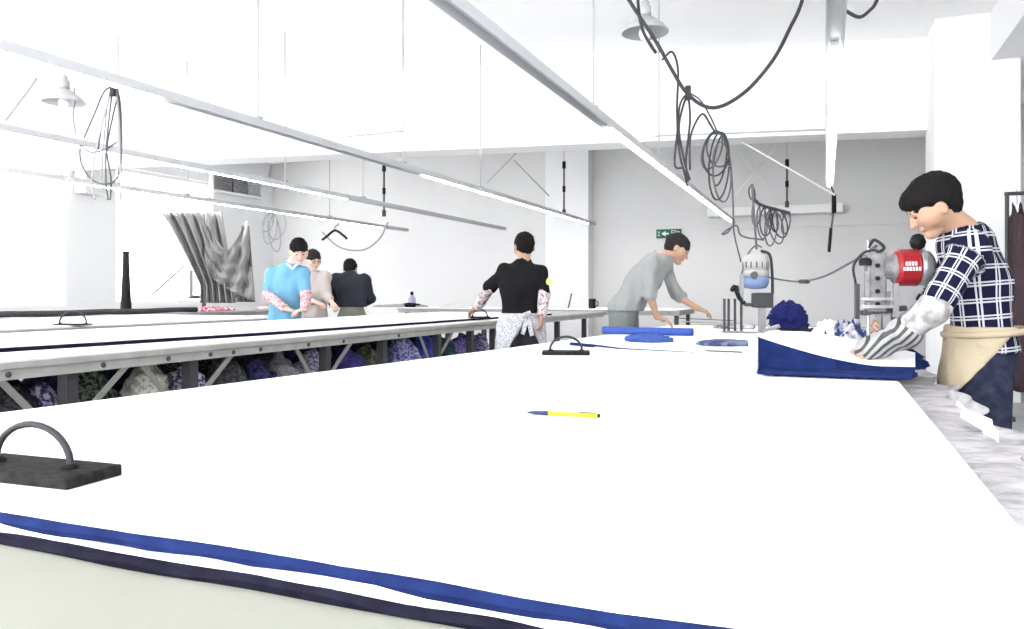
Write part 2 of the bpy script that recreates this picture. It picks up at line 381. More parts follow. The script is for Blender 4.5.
# ================================================================ FACTORY LAMPS
def lamp(px, py, Z, r, lab, m=M_shade):
    c = U(px, py, Z); t = thing('factory_lamp', lab, 'lamp', c, 'enamel factory lamps')
    MB().lathe([(r, 0), (r*1.02, .008), (r*.82, .05), (r*.45, .10), (r*.2, .125), (r*.2, .12), (r*.42, .092), (r*.78, .045), (r*.97, 0), (r, 0)], c, 28, (0, 0, 1), False).build('lamp_shade', m, t, smooth=True)
    MB().lathe([(.028, .115), (.045, .125), (.045, .19), (.03, .20), (.03, .23), (.012, .24)], c, 16).build('socket', M_shade, t, smooth=True)
    MB().lathe([(.004, -.055), (.03, -.045), (.046, -.01), (.044, .01), (.03, .05), (.02, .08)], c, 16).build('bulb', M_glass, t, smooth=True)
    MB().tube([c+Vector((0, 0, .235)), (c.x, c.y, CZ)], .005, 6).build('cord', M_rod, t)
    return t
lamp(645, 33, 5.6, .17, 'grey enamel factory lamp at top centre behind the thick cables')
lamp(64, 103, 6.6, .17, 'pale enamel factory lamp at upper left beside the cable bundle', mat('pale_enamel', (.42, .42, .42), .5))
# ================================================================ CABLES
def cable(name, pts, r, lab, m=M_cable, cat='cable', n=8, group=None):
    return tag(MB().tube(curve(pts, 8), r, n).build(name, m, smooth=True), lab, cat, group)
def pp(seq, Z, dz=0): return [U(x, y, Z+dz*i) for i, (x, y) in enumerate(seq)]
cable('power_cable', pp([(596, -60), (618, -18), (634, 8), (655, 40), (672, 70), (686, 92), (704, 106), (722, 106), (745, 92), (764, 72), (778, 52), (790, 28), (801, 4), (812, -40)], 4.2), .0105, 'thick black cable looping from the factory lamp to the top right of it')
cable('power_cable', pp([(818, -40), (836, 2), (848, 12), (860, 17), (870, 10), (877, 0), (892, -40)], 4.1), .0095, 'short black cable loop dipping in from the top edge')
cable('power_cable', pp([(640, -40), (638, 0), (642, 28), (650, 44), (656, 53)], 4.3), .009, 'short cable end hanging in front of the factory lamp')
t = thing('cable_coil', 'long loose loops of black cable hanging below the thick cable', 'cable', U(684, 190, 4.6))
for s in ([(662, 60), (672, 52), (678, 70), (677, 110), (679, 150), (685, 175), (687, 188)], [(688, 92), (680, 105), (677, 135), (675, 165), (684, 168)], [(688, 92), (690, 120), (686, 160), (688, 182)],
          [(688, 92), (682, 110), (679, 130), (684, 160), (690, 180)]):
    MB().tube(curve(pp(s, 4.6)), .007, 6).build('loop', M_cable, t, smooth=True)
MB().tube([U(688, 86, 4.6), U(688, 100, 4.6)], .018, 8).build('tie', M_cable, t)
t = thing('cable_coil', 'oval coil of black cable with tight round turns', 'cable', U(719, 200, 5.0))
def oval(cx, cy, rx, ry, tilt=0, n=26, w=.6):
    out = []
    for i in range(n+1):
        a = 2*math.pi*i/n*w*1.66; x = rx*math.cos(a); y = ry*math.sin(a); out.append((cx+x*math.cos(tilt)-y*math.sin(tilt), cy+x*math.sin(tilt)+y*math.cos(tilt)))
    return out
for k, (cx, cy, rx, ry, ti) in enumerate(((719, 166, 10, 34, .06), (722, 172, 9, 30, -.05), (716, 154, 13, 22, .1), (718, 150, 11, 17, -.2), (720, 160, 6, 26, .15), (712, 150, 9, 20, .3))):
    MB().tube(pp(oval(cx, cy, rx, ry, ti), 5.0+.015*k), .006, 6).build('turn', M_gcable if k % 2 else M_cable, t, smooth=True)
MB().tube(curve(pp([(690, 170), (690, 140), (696, 122), (703, 114), (710, 124), (716, 134)], 5.0)), .007, 6).build('lead', M_cable, t, smooth=True)
MB().tube(curve(pp([(722, 134), (730, 160), (733, 200), (734, 232), (741, 262)], 5.0, .1)), .006, 6).build('tail', M_gcable, t, smooth=True)
MB().tube(curve(pp([(688, 92), (700, 100), (710, 116), (718, 134)], 4.9)), .005, 6).build('hanging_wire', M_cable, t, smooth=True)
t = thing('cable_bunch', 'cluster of thin wire loops hanging above the white cutting machine', 'cable', U(770, 240, 6.6))
rnd = random.Random(3)
for k, (x0, y0, L, w) in enumerate(((752, 186, 14, 3), (756, 200, 26, 4), (762, 205, 34, 5), (766, 206, 30, 6), (771, 208, 38, 6), (776, 210, 34, 7), (780, 210, 28, 7), (786, 212, 22, 4), (768, 207, 20, 3), (774, 208, 24, 4))):
    MB().tube(pp(oval(x0, y0+L/2, w, L/2, rnd.uniform(-.25, .25)), 6.6+.02*k), .0065, 6).build('loop', M_gcable if k % 3 else M_cable, t, smooth=True)
MB().tube(curve(pp([(752, 184), (755, 200), (764, 206), (775, 209), (790, 213)], 6.6)), .014, 6).build('tie_line', M_cable, t, smooth=True)
cable('feed_cable', pp([(752, 184), (754, 215), (756, 240), (757, 258)], 6.2), .009, 'upright cable feeding the white cutting machine from above', M_gcable)
cable('feed_cable', pp([(735, 222), (728, 232), (722, 234), (730, 228), (737, 226), (742, 236), (764, 240)], 6.0), .007, 'short kinked wire at the lower end of the diagonal rail', M_gcable)
cable('machine_cable', [U(764, 275, 5.6), U(772, 278, 5.6), U(790, 281, 5.4), U(805, 281, 5.0), U(825, 276, 4.4), U(850, 263, 3.7), U(866, 253, 3.2), U(876, 246, 3.02)], .006, 'thin sagging cable strung between the two cutting machines', M_gcable)
tag(MB().tube([U(800, 281.5, 5.1), U(808, 281.5, 4.9)], .014, 8).build('cable_joint', M_cable), 'taped joint on the sagging cable between the machines', 'cable joint')
# left bundle and its wires, with glare put into paler cable colours
t = thing('cable_bundle', 'long bundle of black cable loops hanging from the left rail', 'cable', U(110, 210, 5.0))
hk = (113, 85)
for k, s in enumerate(([(113, 86), (104, 92), (94, 115), (84, 138)], [(113, 86), (106, 110), (96, 150), (92, 180), (95, 200)], [(113, 86), (110, 110), (106, 150), (106, 185), (108, 200)],
          [(113, 86), (116, 92), (119, 120), (120, 165), (122, 200)], [(113, 86), (117, 88), (120, 110), (121, 150), (117, 178), (104, 184), (90, 178), (81, 162), (81, 146), (90, 152), (104, 150), (117, 142)],
          [(113, 86), (108, 100), (104, 140), (101, 180)], [(113, 86), (118, 92), (112, 120), (107, 150), (111, 180), (110, 200)], [(114, 86), (120, 100), (122, 140), (121, 180), (120, 202)], [(112, 88), (103, 120), (98, 150)])):
    MB().tube(curve(pp(s, 5.0+.02*k)), .0055, 6).build('loop', M_pcable if k % 2 else M_gcable, t, smooth=True)
MB().tube(curve(pp([(112, 84), (100, 80), (60, 68), (20, 56), (-30, 40)], 5.0)), .006, 6).build('lead', M_pcable, t, smooth=True)
MB().tube([U(113, 82, 5.0), U(113, 96, 5.0)], .02, 8).build('tie', M_cable, t)
cable('loose_wire', pp([(37, 78), (25, 95), (12, 112), (5, 121)], 6.0), .008, 'straight loose wire slanting at the upper left edge', M_pcable)
cable('lamp_flex', pp([(74, 88), (75, 100), (73, 115), (76, 135)], 6.6), .008, 'short grey flex hanging by the pale left lamp', M_pcable)
cable('swag_cable', pp([(388, 222), (380, 238), (366, 249), (350, 250), (336, 245), (322, 232)], 11.0), .012, 'pale cable swag hanging below the black clothes hanger', M_pcable)
t = thing('wire_coil', 'small faint wire coil on the rail above the man in blue', 'cable', U(272, 250, 10.5))
for k, q in enumerate(((270, 228, 7, 16, .1), (274, 232, 6, 20, -.15), (268, 222, 5, 10, .3), (277, 226, 8, 14, .2))):
    MB().tube(pp(oval(*q), 10.5+.02*k), .008, 6).build('loop', M_pcable, t, smooth=True)
# clothes hanger
t = thing('clothes_hanger', 'black clothes hanger hung above the man in the dark jacket', 'hanger', U(335, 238, 10.0))
MB().tube(curve(pp([(322, 240), (326, 237), (335, 230.5), (344, 236), (347, 239)], 10.0)), .016, 8).build('shoulder_bar', M_black, t, smooth=True)
MB().tube(curve(pp([(335, 231), (335, 227), (338, 225), (338, 222.5)], 10.0)), .006, 6).build('hook', M_leg, t, smooth=True)
# ================================================================ TABLES
TZ = .83      # front table
def wavy(p, q, n, amp, seed):
    r = random.Random(seed); p = Vector(p); q = Vector(q); d = (q-p); nn = Vector((-d.y, d.x)).normalized(); ph = [r.uniform(0, 6) for _ in range(4)]; out = []
    for i in range(n):
        t = i/n; L = d.length*t; w = amp*(math.sin(L*9+ph[0])+.6*math.sin(L*21+ph[1])+.4*math.sin(L*5+ph[2]))*min(1, 8*t, 8*(1-t)); out.append(p+d*t+nn*w)
    return out
ft = thing('cutting_table', 'cream-topped cutting table in the foreground, the nearest and largest one', 'table', (-.7, 4, 0))
MB().slab([(-2.0, -.15), (.38, -.15), (.38, 8.6), (-1.28, 8.6), (-1.84, 1.6), (-2.0, .6)], TZ-.03, TZ).build('tabletop', M_cream, ft, bevel=.004)
m = MB(); m.bar((.35, -.1, TZ-.08), (.35, 8.55, TZ-.08), .04, .09); m.bar((-1.26, 8.5, TZ-.08), (.35, 8.5, TZ-.08), .04, .09)
m.bar((-1.80, 1.7, TZ-.08), (-1.3, 8.5, TZ-.08), .04, .09); m.bar((-1.9, -.1, TZ-.08), (.35, -.1, TZ-.08), .04, .09); m.build('frame_rail', M_trim, ft)
for y in (.2, 2.2, 4.3, 6.4, 8.3):
    xl = -1.88 if y < 1 else -1.80+.5*(y-1.7)/6.8+.03
    for x in (xl, .33): MB().box((x-.03, y-.03, 0), (x+.03, y+.03, TZ-.12)).build('leg', M_leg, ft)
# the lay of cloth: navy, white, blue, white top
LE = [Vector((-1.92, 1.25)), Vector((-1.61, 3.77)), Vector((-1.40, 5.9)), Vector((-1.34, 7.2))]
NL = Vector((-1.95, .752)); NR = Vector((.23, .752))
cY = .708
def layout(off, amp, seed, right=.23):
    pts = wavy((NL.x-off, cY-off), (right, cY-off), 90, amp, seed)
    pts += [Vector((right, cY-off)), Vector((right, 7.2))]+[Vector((p.x-off*.6, p.y)) for p in reversed(LE)]
    return pts
fl = thing('fabric_lay', 'big white spread of layered cloth with blue edge covering the nearest table', 'fabric', (-.8, 3.5, TZ))
def layedge(name, mt, off, z0, z1, amp, seed, zw=0):
    P = layout(off, amp, seed); m = MB(); n = len(P); ph = random.Random(seed).uniform(0, 6)
    vs = []
    for zi, z in enumerate((z0, (z0+z1)/2, z1)):
        for i, p in enumerate(P):
            k = .8*math.sin(p.x*9+ph)+.8*math.sin(p.x*23+ph*2)+.5*math.sin(p.x*41+ph*3) if i < 92 else 0
            b = .004 if zi == 1 else 0
            vs.append((p.x, p.y-b*(i < 92), z+zw*k*(0 if zi == 0 and z0 <= TZ+.001 else 1)))
    fs = [tuple(range(n-1, -1, -1)), tuple(range(2*n, 3*n))]
    for r in (0, 1):
        for i in range(n): j = (i+1) % n; fs.append((r*n+i, r*n+j, (r+1)*n+j, (r+1)*n+i))
    return m.add(vs, fs).build(name, mt, fl)
layedge('navy_plies', M_navy, .012, TZ, TZ+.0135, .003, 1, .0028)
layedge('white_plies', M_cloth, .004, TZ+.006, TZ+.0225, .003, 2, .0024)
layedge('blue_plies', M_blue, 0, TZ+.020, TZ+.0375, .003, 3, .001)
FZ = TZ+.04
def grid(name, mt, fn, nu, nv, parent=None, thick=0):
    m = MB(); vs = [fn(i/nu, j/nv) for j in range(nv+1) for i in range(nu+1)]
    fs = [(j*(nu+1)+i, j*(nu+1)+i+1, (j+1)*(nu+1)+i+1, (j+1)*(nu+1)+i) for j in range(nv) for i in range(nu)]
    m.add(vs, fs); o = m.build(name, mt, parent, smooth=True)
    if thick: k = o.modifiers.new('s', 'SOLIDIFY'); k.thickness = thick; k.offset = 0
    return o
P = layout(-.004, .0025, 4)
MB().slab(P, FZ-.004, FZ).build('top_ply', M_cloth, fl)
# paper underlay at the right margin, crumpled
def pf(u, v):
    y = .6+3.9*v; e = .018*math.sin(y*13)+.012*math.sin(y*31) if u > .9 else 0
    x = .20+(.40+e-.20)*u
    z = TZ+.006+.006*(math.sin(y*17+x*20)+math.sin(y*7.3-x*33))*.5*min(1, u*4)
    if u > .95: z += .006+.02*max(0, math.sin(y*5.1))*(y > 2.2)
    return (x, y, z)
tag(grid('paper_underlay', M_paper, pf, 14, 160, thick=.0015), 'crumpled greyish paper strip along the right edge of the nearest table', 'paper')
for k, (px, py, w) in enumerate(((978, 395, .05), (962, 385, .035), (990, 404, .04))):
    c = UXp(px, .345, TZ+.028); rr = random.Random(k+5); tl = Matrix.Rotation(.5+.3*k, 3, 'Y') @ Matrix.Rotation(.35-.3*k, 3, 'X')
    ring = [c+tl @ Vector((math.cos(a)*w*rr.uniform(.4, .9), math.sin(a)*w*rr.uniform(.5, 1.2), .006*math.sin(a*3))) for a in np.linspace(0, 5.6, 9)]
    m = MB(); n = len(ring); m.add([c+Vector((0, 0, .008))]+ring+[c+Vector((0, 0, .005))]+[q-Vector((0, 0, .002)) for q in ring], [(0, 1+i, 1+(i+1) % n) for i in range(n)]+[(n+1, n+2+(i+1) % n, n+2+i) for i in range(n)]+[(1+i, n+2+i, n+2+(i+1) % n, 1+(i+1) % n) for i in range(n)])
    tag(m.build('paper_scrap', M_cloth), ['torn white paper scrap nearest the waist of the man in checks', 'small torn paper scrap furthest up the table edge', 'torn paper corner lowest down on the table edge'][k], 'paper')
# second sheet of cloth further up the table, with its thin edge
e1, e2 = T(586, 352, FZ), T(756, 372, FZ)
pl = [Vector((e1.x, e1.y)), Vector((e2.x, e2.y)), Vector((.21, e2.y-.05)), Vector((.21, 7.0)), Vector((-1.30, 7.0)), Vector((-1.38, 5.8))]
tag(MB().slab(pl, FZ+.0005, FZ+.007).build('cloth_sheet', mat('offwhite_cloth', (.74, .74, .76), .9), bevel=.002), 'thin second white cloth layer beyond the small iron weight', 'cloth')
SZ = FZ+.007
a, b, c = T(571, 344, SZ), T(620, 349, SZ), T(694, 352.5, SZ)
tag(MB().tube([a, a+(b-a)*.5+Vector((0, 0, .003)), b], .011, 8, .006).tube([b, c], .006, 6, .003).build('blue_strip', M_blue), 'narrow blue rolled strip lying behind the small iron weight', 'fabric strip')
# --- middle table
def table(name_lab, x0, x1, y0, y1, z, legs_y, lay=None, xl=None):
    t = thing('cutting_table', name_lab, 'table', ((x0+x1)/2, (y0+y1)/2, 0))
    MB().box((x0, y0, z-.03), (x1, y1, z)).build('tabletop', M_trim, t, bevel=.004)
    m = MB(); m.box((x1-.05, y0+.02, z-.072), (x1-.012, y1-.02, z-.03)); m.box((x0+.02, y0+.02, z-.072), (x0+.05, y1-.02, z-.03))
    m.box((x0+.05, y0+.02, z-.072), (x1-.05, y0+.05, z-.03)); m.box((x0+.05, y1-.05, z-.072), (x1-.05, y1-.02, z-.03)); m.build('frame_rail', M_trim, t)
    for y in legs_y:
        for x in (x0+.08, x1-.08): MB().box((x-.028, y-.028, 0), (x+.028, y+.028, z-.03)).build('leg', M_leg, t)
    return t
MX0, MX1, MZ = -4.6, -2.95, .90
lg = [YX(p, MX1-.08) for p in (-60, 68, 190, 325, 382, 437, 470, 493, 557, 584)]
mt_ = table('long middle cutting table with open storage below, second from the camera', MX0, MX1, 1.2, 10.75, MZ, lg)
for px in (68, 190, 325, 437):
    y = YX(px, MX1-.03)
    for s in (-1, 1): MB().bar((MX1-.03, y+s*.30, MZ-.06), (MX1-.06, y+s*.10, MZ-.26), .026, .010, (1, 0, 0)).build('knee_brace', M_legw, mt_)
for px in (10, 105, 170, 212, 235, 262, 310, 345, 400):
    y = YX(px, MX1); MB().lathe([(.012, 0), (.012, .006), (.006, .009)], (MX1-.012, y, MZ-.05), 8, (1, 0, 0)).build('bolt', M_leg, mt_)
MB().box((MX0+.1, 1.4, .22), (MX1-.05, 8.8, .25)).build('lower_shelf', M_legw, mt_)
ml = thing('fabric_lay', 'white spread of layered cloth with navy edge on the middle table', 'fabric', (-3.7, 5, MZ))
mp = [Vector(p) for p in [(MX0+.03, 1.3)]]+wavy((-3.54, 1.3), (-3.27, 3.83), 40, .006, 5)+wavy((-3.27, 3.83), (-3.10, 8.0), 30, .005, 6)+[Vector((-3.08, 8.8)), Vector((MX0+.03, 8.8))]
MB().slab(mp, MZ+.0005, MZ+.022).build('navy_plies', M_navy, ml)
MB().slab([Vector((p.x-.004 if p.x > -4 else p.x, p.y)) for p in mp], MZ+.022, MZ+.028).build('top_ply', M_cloth, ml)
pe = [Vector((p.x+.015, p.y)) for p in mp[1:]]
tag(MB().slab([Vector((-3.52, 1.3))]+[(-2.99+.01*math.sin(i*1.7), 1.3+i*.3) for i in range(25)]+[(-3.08, 8.5), (-3.25, 3.9)], MZ, MZ+.0035).build('paper_underlay', mat('pale_paper', (.72, .72, .73), .8)), 'pale paper strip along the front edge of the middle table', 'paper')
# --- third, fourth, and far table
table('third cutting table, behind the man in the blue polo shirt', -7.5, -5.45, 1.0, 6.9, .90, (1.3, 3.2, 5.0, 6.7))
tag(MB().slab([(-7.42, 1.05), (-5.52, 1.05), (-5.52, 6.85), (-7.42, 6.85)], .90, .915).build('cloth_spread', M_cloth, bevel=.004), 'white cloth spread on the third cutting table', 'fabric')
table('fourth cutting table at far left, under the grey curtain', -10.4, -8.1, 2.5, 10.8, .90, (2.8, 5, 7.2, 9.3))
a = UXp(-10, -8.2, .0); pts = [(-8.18+.010*math.sin(i*2.2), 3+i*.24, .937+.004*math.sin(i*1.3)) for i in range(23)]
tag(MB().tube(pts, .036, 10).build('fabric_roll', mat('charcoal_cloth', (.06, .06, .065), .9, bump=(20, .8, .03)), smooth=True), 'long dark fabric roll along the front of the fourth table', 'fabric roll')
table('far cutting table close to the back wall, carrying a cup and a bottle', -6.5, -1.9, 10.9, 12.3, .92, (11.1, 12.1))
tag(MB().slab([(-6.4, 10.95), (-1.95, 10.95), (-1.95, 12.25), (-6.4, 12.25)], .92, .932).build('cloth_spread', M_cloth, bevel=.004), 'white cloth spread on the far table near the back wall', 'fabric')
# ================================================================ IRON WEIGHTS
def weight(cen, ang, L, Wd, Hh, hr, lab, m=M_iron, hn=.007, af=.85):
    t = thing('iron_weight', lab, 'weight', cen, 'iron cloth weights'); c = Vector(cen); ca, sa = math.cos(ang), math.sin(ang)
    R = lambda x, y, z: c+Vector((x*ca-y*sa, x*sa+y*ca, z))
    m1 = MB(); m1.add([R(x, y, z) for z in (0, Hh) for x, y in ((-L/2, -Wd/2), (L/2, -Wd/2), (L/2, Wd/2), (-L/2, Wd/2))], [(0, 3, 2, 1), (4, 5, 6, 7), (0, 1, 5, 4), (1, 2, 6, 5), (2, 3, 7, 6), (3, 0, 4, 7)])
    m1.build('plate', m, t, bevel=.003)
    pts = [R(-hr, 0, Hh-.002)]+[R(-hr*math.cos(a)*1.03, 0, Hh+hr*af*math.sin(a)+.005) for a in np.linspace(0.05, math.pi-.05, 15)]+[R(hr, 0, Hh-.002)]
    MB().tube(pts, hn, 8).build('handle', M_cable, t, smooth=True)
    for s in (-1, 1): MB().lathe([(.014, 0), (.014, .004), (.009, .008)], R(s*hr, 0, Hh-.001), 10).build('boss', m, t)
    return t
cA = T(62, 492, FZ); cB = T(117, 468, FZ); cL = T(-60, 478, FZ)       # near corner, right corner
d1 = (cL-cA); d1.z = 0; ang = math.atan2(-d1.y, -d1.x)
wd = (cB-cA).length; ld = .27; ux = Vector((math.cos(ang), math.sin(ang), 0)); uy = Vector((-uy_ if False else -math.sin(ang), math.cos(ang), 0))
cen = cA-ux*ld/2+uy*.06*1.0
weight((cen.x, cen.y, FZ), ang, ld, .105, .019, .080, 'large iron cloth weight at the left edge of the nearest table', hn=.0055, af=.76)
c = T(566, 354.5, FZ); weight((c.x, c.y, FZ+.0005), .30, .23, .11, .018, .075, 'small-looking iron weight beside the blue strip, mid table', hn=.006)
c = T(73, 325, .915); weight((c.x, c.y, .915), .3, .26, .11, .012, .11, 'iron weight with arched handle on the third table')
c = U(480, 312, 7.4); weight((c.x, c.y, MZ+.028), .4, .20, .10, .015, .07, 'iron weight by the left hand of the man in black')
# ================================================================ PEN
a = T(527, 414.5, FZ); b = T(600, 418, FZ); a.z = b.z = FZ+.0055; d = b-a
t = thing('marker_pen', 'yellow pen with dark tip lying alone on the white cloth', 'pen', (a+b)/2)
MB().tube([a+d*.30, b-d*.03], .0052, 12).build('barrel', M_yellow, t, smooth=True)
MB().tube([a+d*.08, a+d*.30], .0045, 12, .0056).build('grip', mat('navy_plastic', (.02, .03, .12), .4), t, smooth=True)
MB().tube([a, a+d*.08], .0012, 8, .004).build('tip', M_black, t, smooth=True)
MB().tube([b-d*.03, b], .0045, 10).build('end_button', M_black, t)
MB().bar(a+d*.72+Vector((0, 0, .006)), b-d*.05+Vector((0, 0, .006)), .003, .0015).build('clip', M_black, t)
# ================================================================ CUTTING MACHINES
def machine(base, ux, sc, lab, mcol, band, tilt=0):
    c = Vector(base); ux = Vector(ux).normalized(); uy = Vector((-ux.y, ux.x, 0)); uz = Vector((0, 0, 1))
    Q = lambda x, y, z: c+(ux*x+uy*y+uz*z)*sc
    t = thing('cutting_machine', lab, 'cutting machine', c)
    m = MB(); m.slab([Q(-.09, -.05, 0), Q(.10, -.065, 0), Q(.13, 0, 0), Q(.10, .065, 0), Q(-.09, .05, 0), Q(-.13, 0, 0)], c.z, c.z+.008*sc).build('base_plate', M_chrome, t, bevel=.002)
    for y in (-.04, .04): MB().tube([Q(-.07, y, .007), Q(.07, y, .007)], .008*sc, 8).build('roller', M_leg, t)
    MB().bar(Q(.03, 0, .006), Q(.03, 0, .30), .03*sc, .014*sc, uy).build('standard', M_chrome, t)
    MB().bar(Q(.0, 0, .012), Q(.0, 0, .30), .022*sc, .003*sc, uy).build('knife', M_chrome, t)
    MB().tube([Q(-.035, 0, .03), Q(-.035, 0, .50)], .006*sc, 8).build('guard_rod', M_chrome, t)
    m = MB(); m.bar(Q(-.01, 0, .22), Q(-.01, 0, .45), .07*sc, .055*sc, uy); m.bar(Q(-.045, -.02, .26), Q(-.045, -.02, .38), .02*sc, .03*sc, uy); m.build('gear_housing', mat('grey_machine', (.14, .14, .145), .45, noise=(25, (.22, .22, .22), .4, .6)), t, bevel=.006*sc)
    m = MB(); m.bar(Q(-.06, 0, .215), Q(.10, 0, .235), .05*sc, .02*sc); m.bar(Q(-.07, .03, .19), Q(-.07, .03, .33), .018*sc, .018*sc, uy); m.build('presser_bracket', M_leg, t, bevel=.003*sc)
    MB().lathe([(.02, -.005), (.065, 0), (.072, .01), (.072, .078), (.068, .083)], Q(.060, 0, .392), 28, ux).build('motor', mcol, t, smooth=False, bevel=.003)
    
    MB().lathe([(r*sc, h*sc) for r, h in ((.069, 0), (.070, .02), (.064, .040), (.045, .055), (.02, .06))], Q(.060+.083, 0, .392), 24, ux).build('motor_cap', band, t, smooth=True)
    MB().lathe([(.012*sc, 0), (.024*sc, .01*sc), (.03*sc, .03*sc), (.02*sc, .055*sc), (.006*sc, .062*sc)], Q(.145, 0, .462), 16).build('knob', M_black, t, smooth=True)
    MB().lathe([(.045, 0), (.045, .03), (.058, .038), (.058, .05)], Q(.015, 0, .392), 20, ux).build('motor_mount', MATS['grey_machine'], t)
    MB().tube(curve([Q(.13, -.04, .28), Q(.19, -.05, .25), Q(.24, -.05, .27), Q(.26, -.03, .33)]), .014*sc, 8).build('handle', M_black, t, smooth=True)
    m = MB()
    for zz_, x0_, n_ in ((.405, .078, 4), (.385, .070, 6)):
        for i in range(n_): m.box(*[tuple(v) for v in (Q(x0_+.011*i, -.075, zz_)-Vector((0, 0, .007)), Q(x0_+.011*i, -.075, zz_)+Vector((.007, .006, .007)))])
    m.build('lettering', M_white, t)
    for i in range(4):
        z = .25+.05*i; MB().lathe([(.009*sc, 0), (.009*sc, .006*sc)], Q(-.01, -.0355, z) if False else Q(-.01, -.028, z), 8, -uy).build('screw', M_black, t)
    m = MB()
    for z_ in (.24, .27): m.bar(Q(-.075, -.045, z_), Q(.05, -.045, z_), .012*sc, .012*sc)
    m.bar(Q(.05, -.05, .20), Q(.05, -.05, .33), .02*sc, .012*sc, uy); m.build('carriage_bar', M_chrome, t)
    MB().lathe([(.022*sc, 0), (.024*sc, .02*sc), (.015*sc, .03*sc)], Q(-.055, -.03, .40), 12).build('oil_cup', M_black, t)
    MB().tube(curve([Q(-.075, .03, .33), Q(-.09, .0, .40), Q(-.06, -.03, .45), Q(-.01, -.03, .46)]), .005*sc, 6).build('lead', M_cable, t, smooth=True)
    for x_ in (.062, .125): MB().lathe([(.0725*sc, 0), (.0742*sc, .003*sc), (.0725*sc, .006*sc)], Q(x_+.008, 0, .392), 24, ux, False).build('cooling_ring', mcol, t)
    MB().tube(curve([Q(-.035, 0, .47), Q(-.02, -.02, .50), Q(.02, -.01, .47), Q(.0, .02, .45)]), .006*sc, 6).build('cable_tie', M_cable, t)
    return t
def c_scale(s, l): return []
mb = U(893, 348, 2.92); mb.z = SZ
mdir = Vector((CS, SN*.9, 0))
red = None
mb = U(878, 338, 3.0); mb.z = SZ
red = machine(mb, (.97, .22, 0), 1.0, 'red and silver straight-knife cutting machine held by the man in checks', M_red, M_chrome)
# raise the head to the photo's height: see machine geometry (head 0.37 m above the table)
# white machine further back: upright motor, white and pale blue
def machine2(base, sc, lab):
    c = Vector(base); ux = Vector((CS, SN, 0)); uy = Vector((-SN, CS, 0)); uz = Vector((0, 0, 1)); Q = lambda x, y, z: c+(ux*x+uy*y)*sc*.9+uz*z*sc*1.27
    t = thing('cutting_machine', lab, 'cutting machine', c)
    MB().slab([Q(-.10, -.06, 0), Q(.10, -.06, 0), Q(.13, 0, 0), Q(.10, .06, 0), Q(-.10, .06, 0), Q(-.13, 0, 0)], c.z, c.z+.01*sc).build('base_plate', M_chrome, t)
    MB().bar(Q(.05, 0, 0.01), Q(.05, 0, .26), .05*sc, .03*sc, uy).build('standard', M_chrome, t)
    MB().bar(Q(.02, 0, 0.01), Q(.02, 0, .26), .02*sc, .004*sc, uy).build('knife', M_chrome, t)
    m = MB(); m.bar(Q(.05, 0, .17), Q(.05, 0, .27), .16*sc, .11*sc, uy); m.bar(Q(-.12, 0, .19), Q(.0, 0, .19), .03*sc, .03*sc); m.build('gear_housing', M_leg, t, bevel=.01)
    MB().lathe([(.02*sc, .1*sc), (.09*sc, .11*sc), (.11*sc, .15*sc), (.112*sc, .205*sc)], Q(-.015, 0, .215), 24).build('motor_band', M_ltblue, t, smooth=True)
    MB().lathe([(.110*sc, .0), (.112*sc, .05*sc), (.106*sc, .052*sc), (.106*sc, .062*sc), (.112*sc, .064*sc), (.112*sc, .12*sc), (.104*sc, .15*sc), (.085*sc, .185*sc), (.060*sc, .20*sc), (.058*sc, .225*sc), (.01*sc, .23*sc)], Q(-.015, 0, .377), 24).build('motor', mat('machine_white', (.34, .34, .33), .45), t, smooth=True)
    for k in range(8):
        a_ = -math.pi*.95+k*math.pi*.9/7; e_ = (math.cos(a_)*.118-.015/.9, math.sin(a_)*.118)
        MB().bar(Q(e_[0], e_[1], .435), Q(e_[0], e_[1], .475), .016*sc, .012*sc, uy).build('vent', M_gcable, t)
    MB().lathe([(.034*sc, 0), (.034*sc, .012*sc), (.02*sc, .016*sc)], Q(-.06, -.107, .385), 14, -uy).build('switch_dial', M_gcable, t)
    MB().bar(Q(-.15, -.02, .21), Q(-.15, -.02, .40), .03*sc, .02*sc, uy).build('side_bracket', M_chrome, t)
    MB().tube(curve([Q(-.15, -.02, .40), Q(-.10, -.03, .52), Q(-.02, -.02, .585), Q(.04, -.01, .575)]), .007*sc, 6).build('suspension_wire', M_gcable, t, smooth=True)
    MB().tube(curve([Q(.02, -.05, .55), Q(.10, -.06, .52), Q(.13, -.04, .40), Q(.14, -.02, .26)]), .012*sc, 8).build('motor_lead', M_cable, t, smooth=True)
    MB().tube(curve([Q(-.12, 0, .2), Q(-.18, -.03, .24), Q(-.22, -.03, .31), Q(-.25, -.02, .28)]), .018*sc, 8).build('handle', M_black, t, smooth=True)
    MB().lathe([(.02*sc, 0), (.03*sc, .01*sc), (.02*sc, .05*sc)], Q(-.20, 0, .28), 12).build('knob', M_black, t, smooth=True)
    for x in (-.30, -.26, -.20, -.14): MB().tube([Q(x, .03, 0.01), Q(x, .03, .23)], .011*sc, 8).build('guide_rod', M_leg, t)
    MB().bar(Q(-.32, .03, 0.008), Q(-.12, .03, 0.008), .05*sc, .016*sc).build('guide_foot', M_chrome, t)
    MB().bar(Q(.05, -.02, .01), Q(.20, -.03, .05), .05*sc, .03*sc).build('sharpener', M_chrome, t, bevel=.004)
    return t
c = U(757, 320, 5.6); c.z = SZ; machine2(c, .86, 'white and pale blue cutting machine with dark head further up the table')
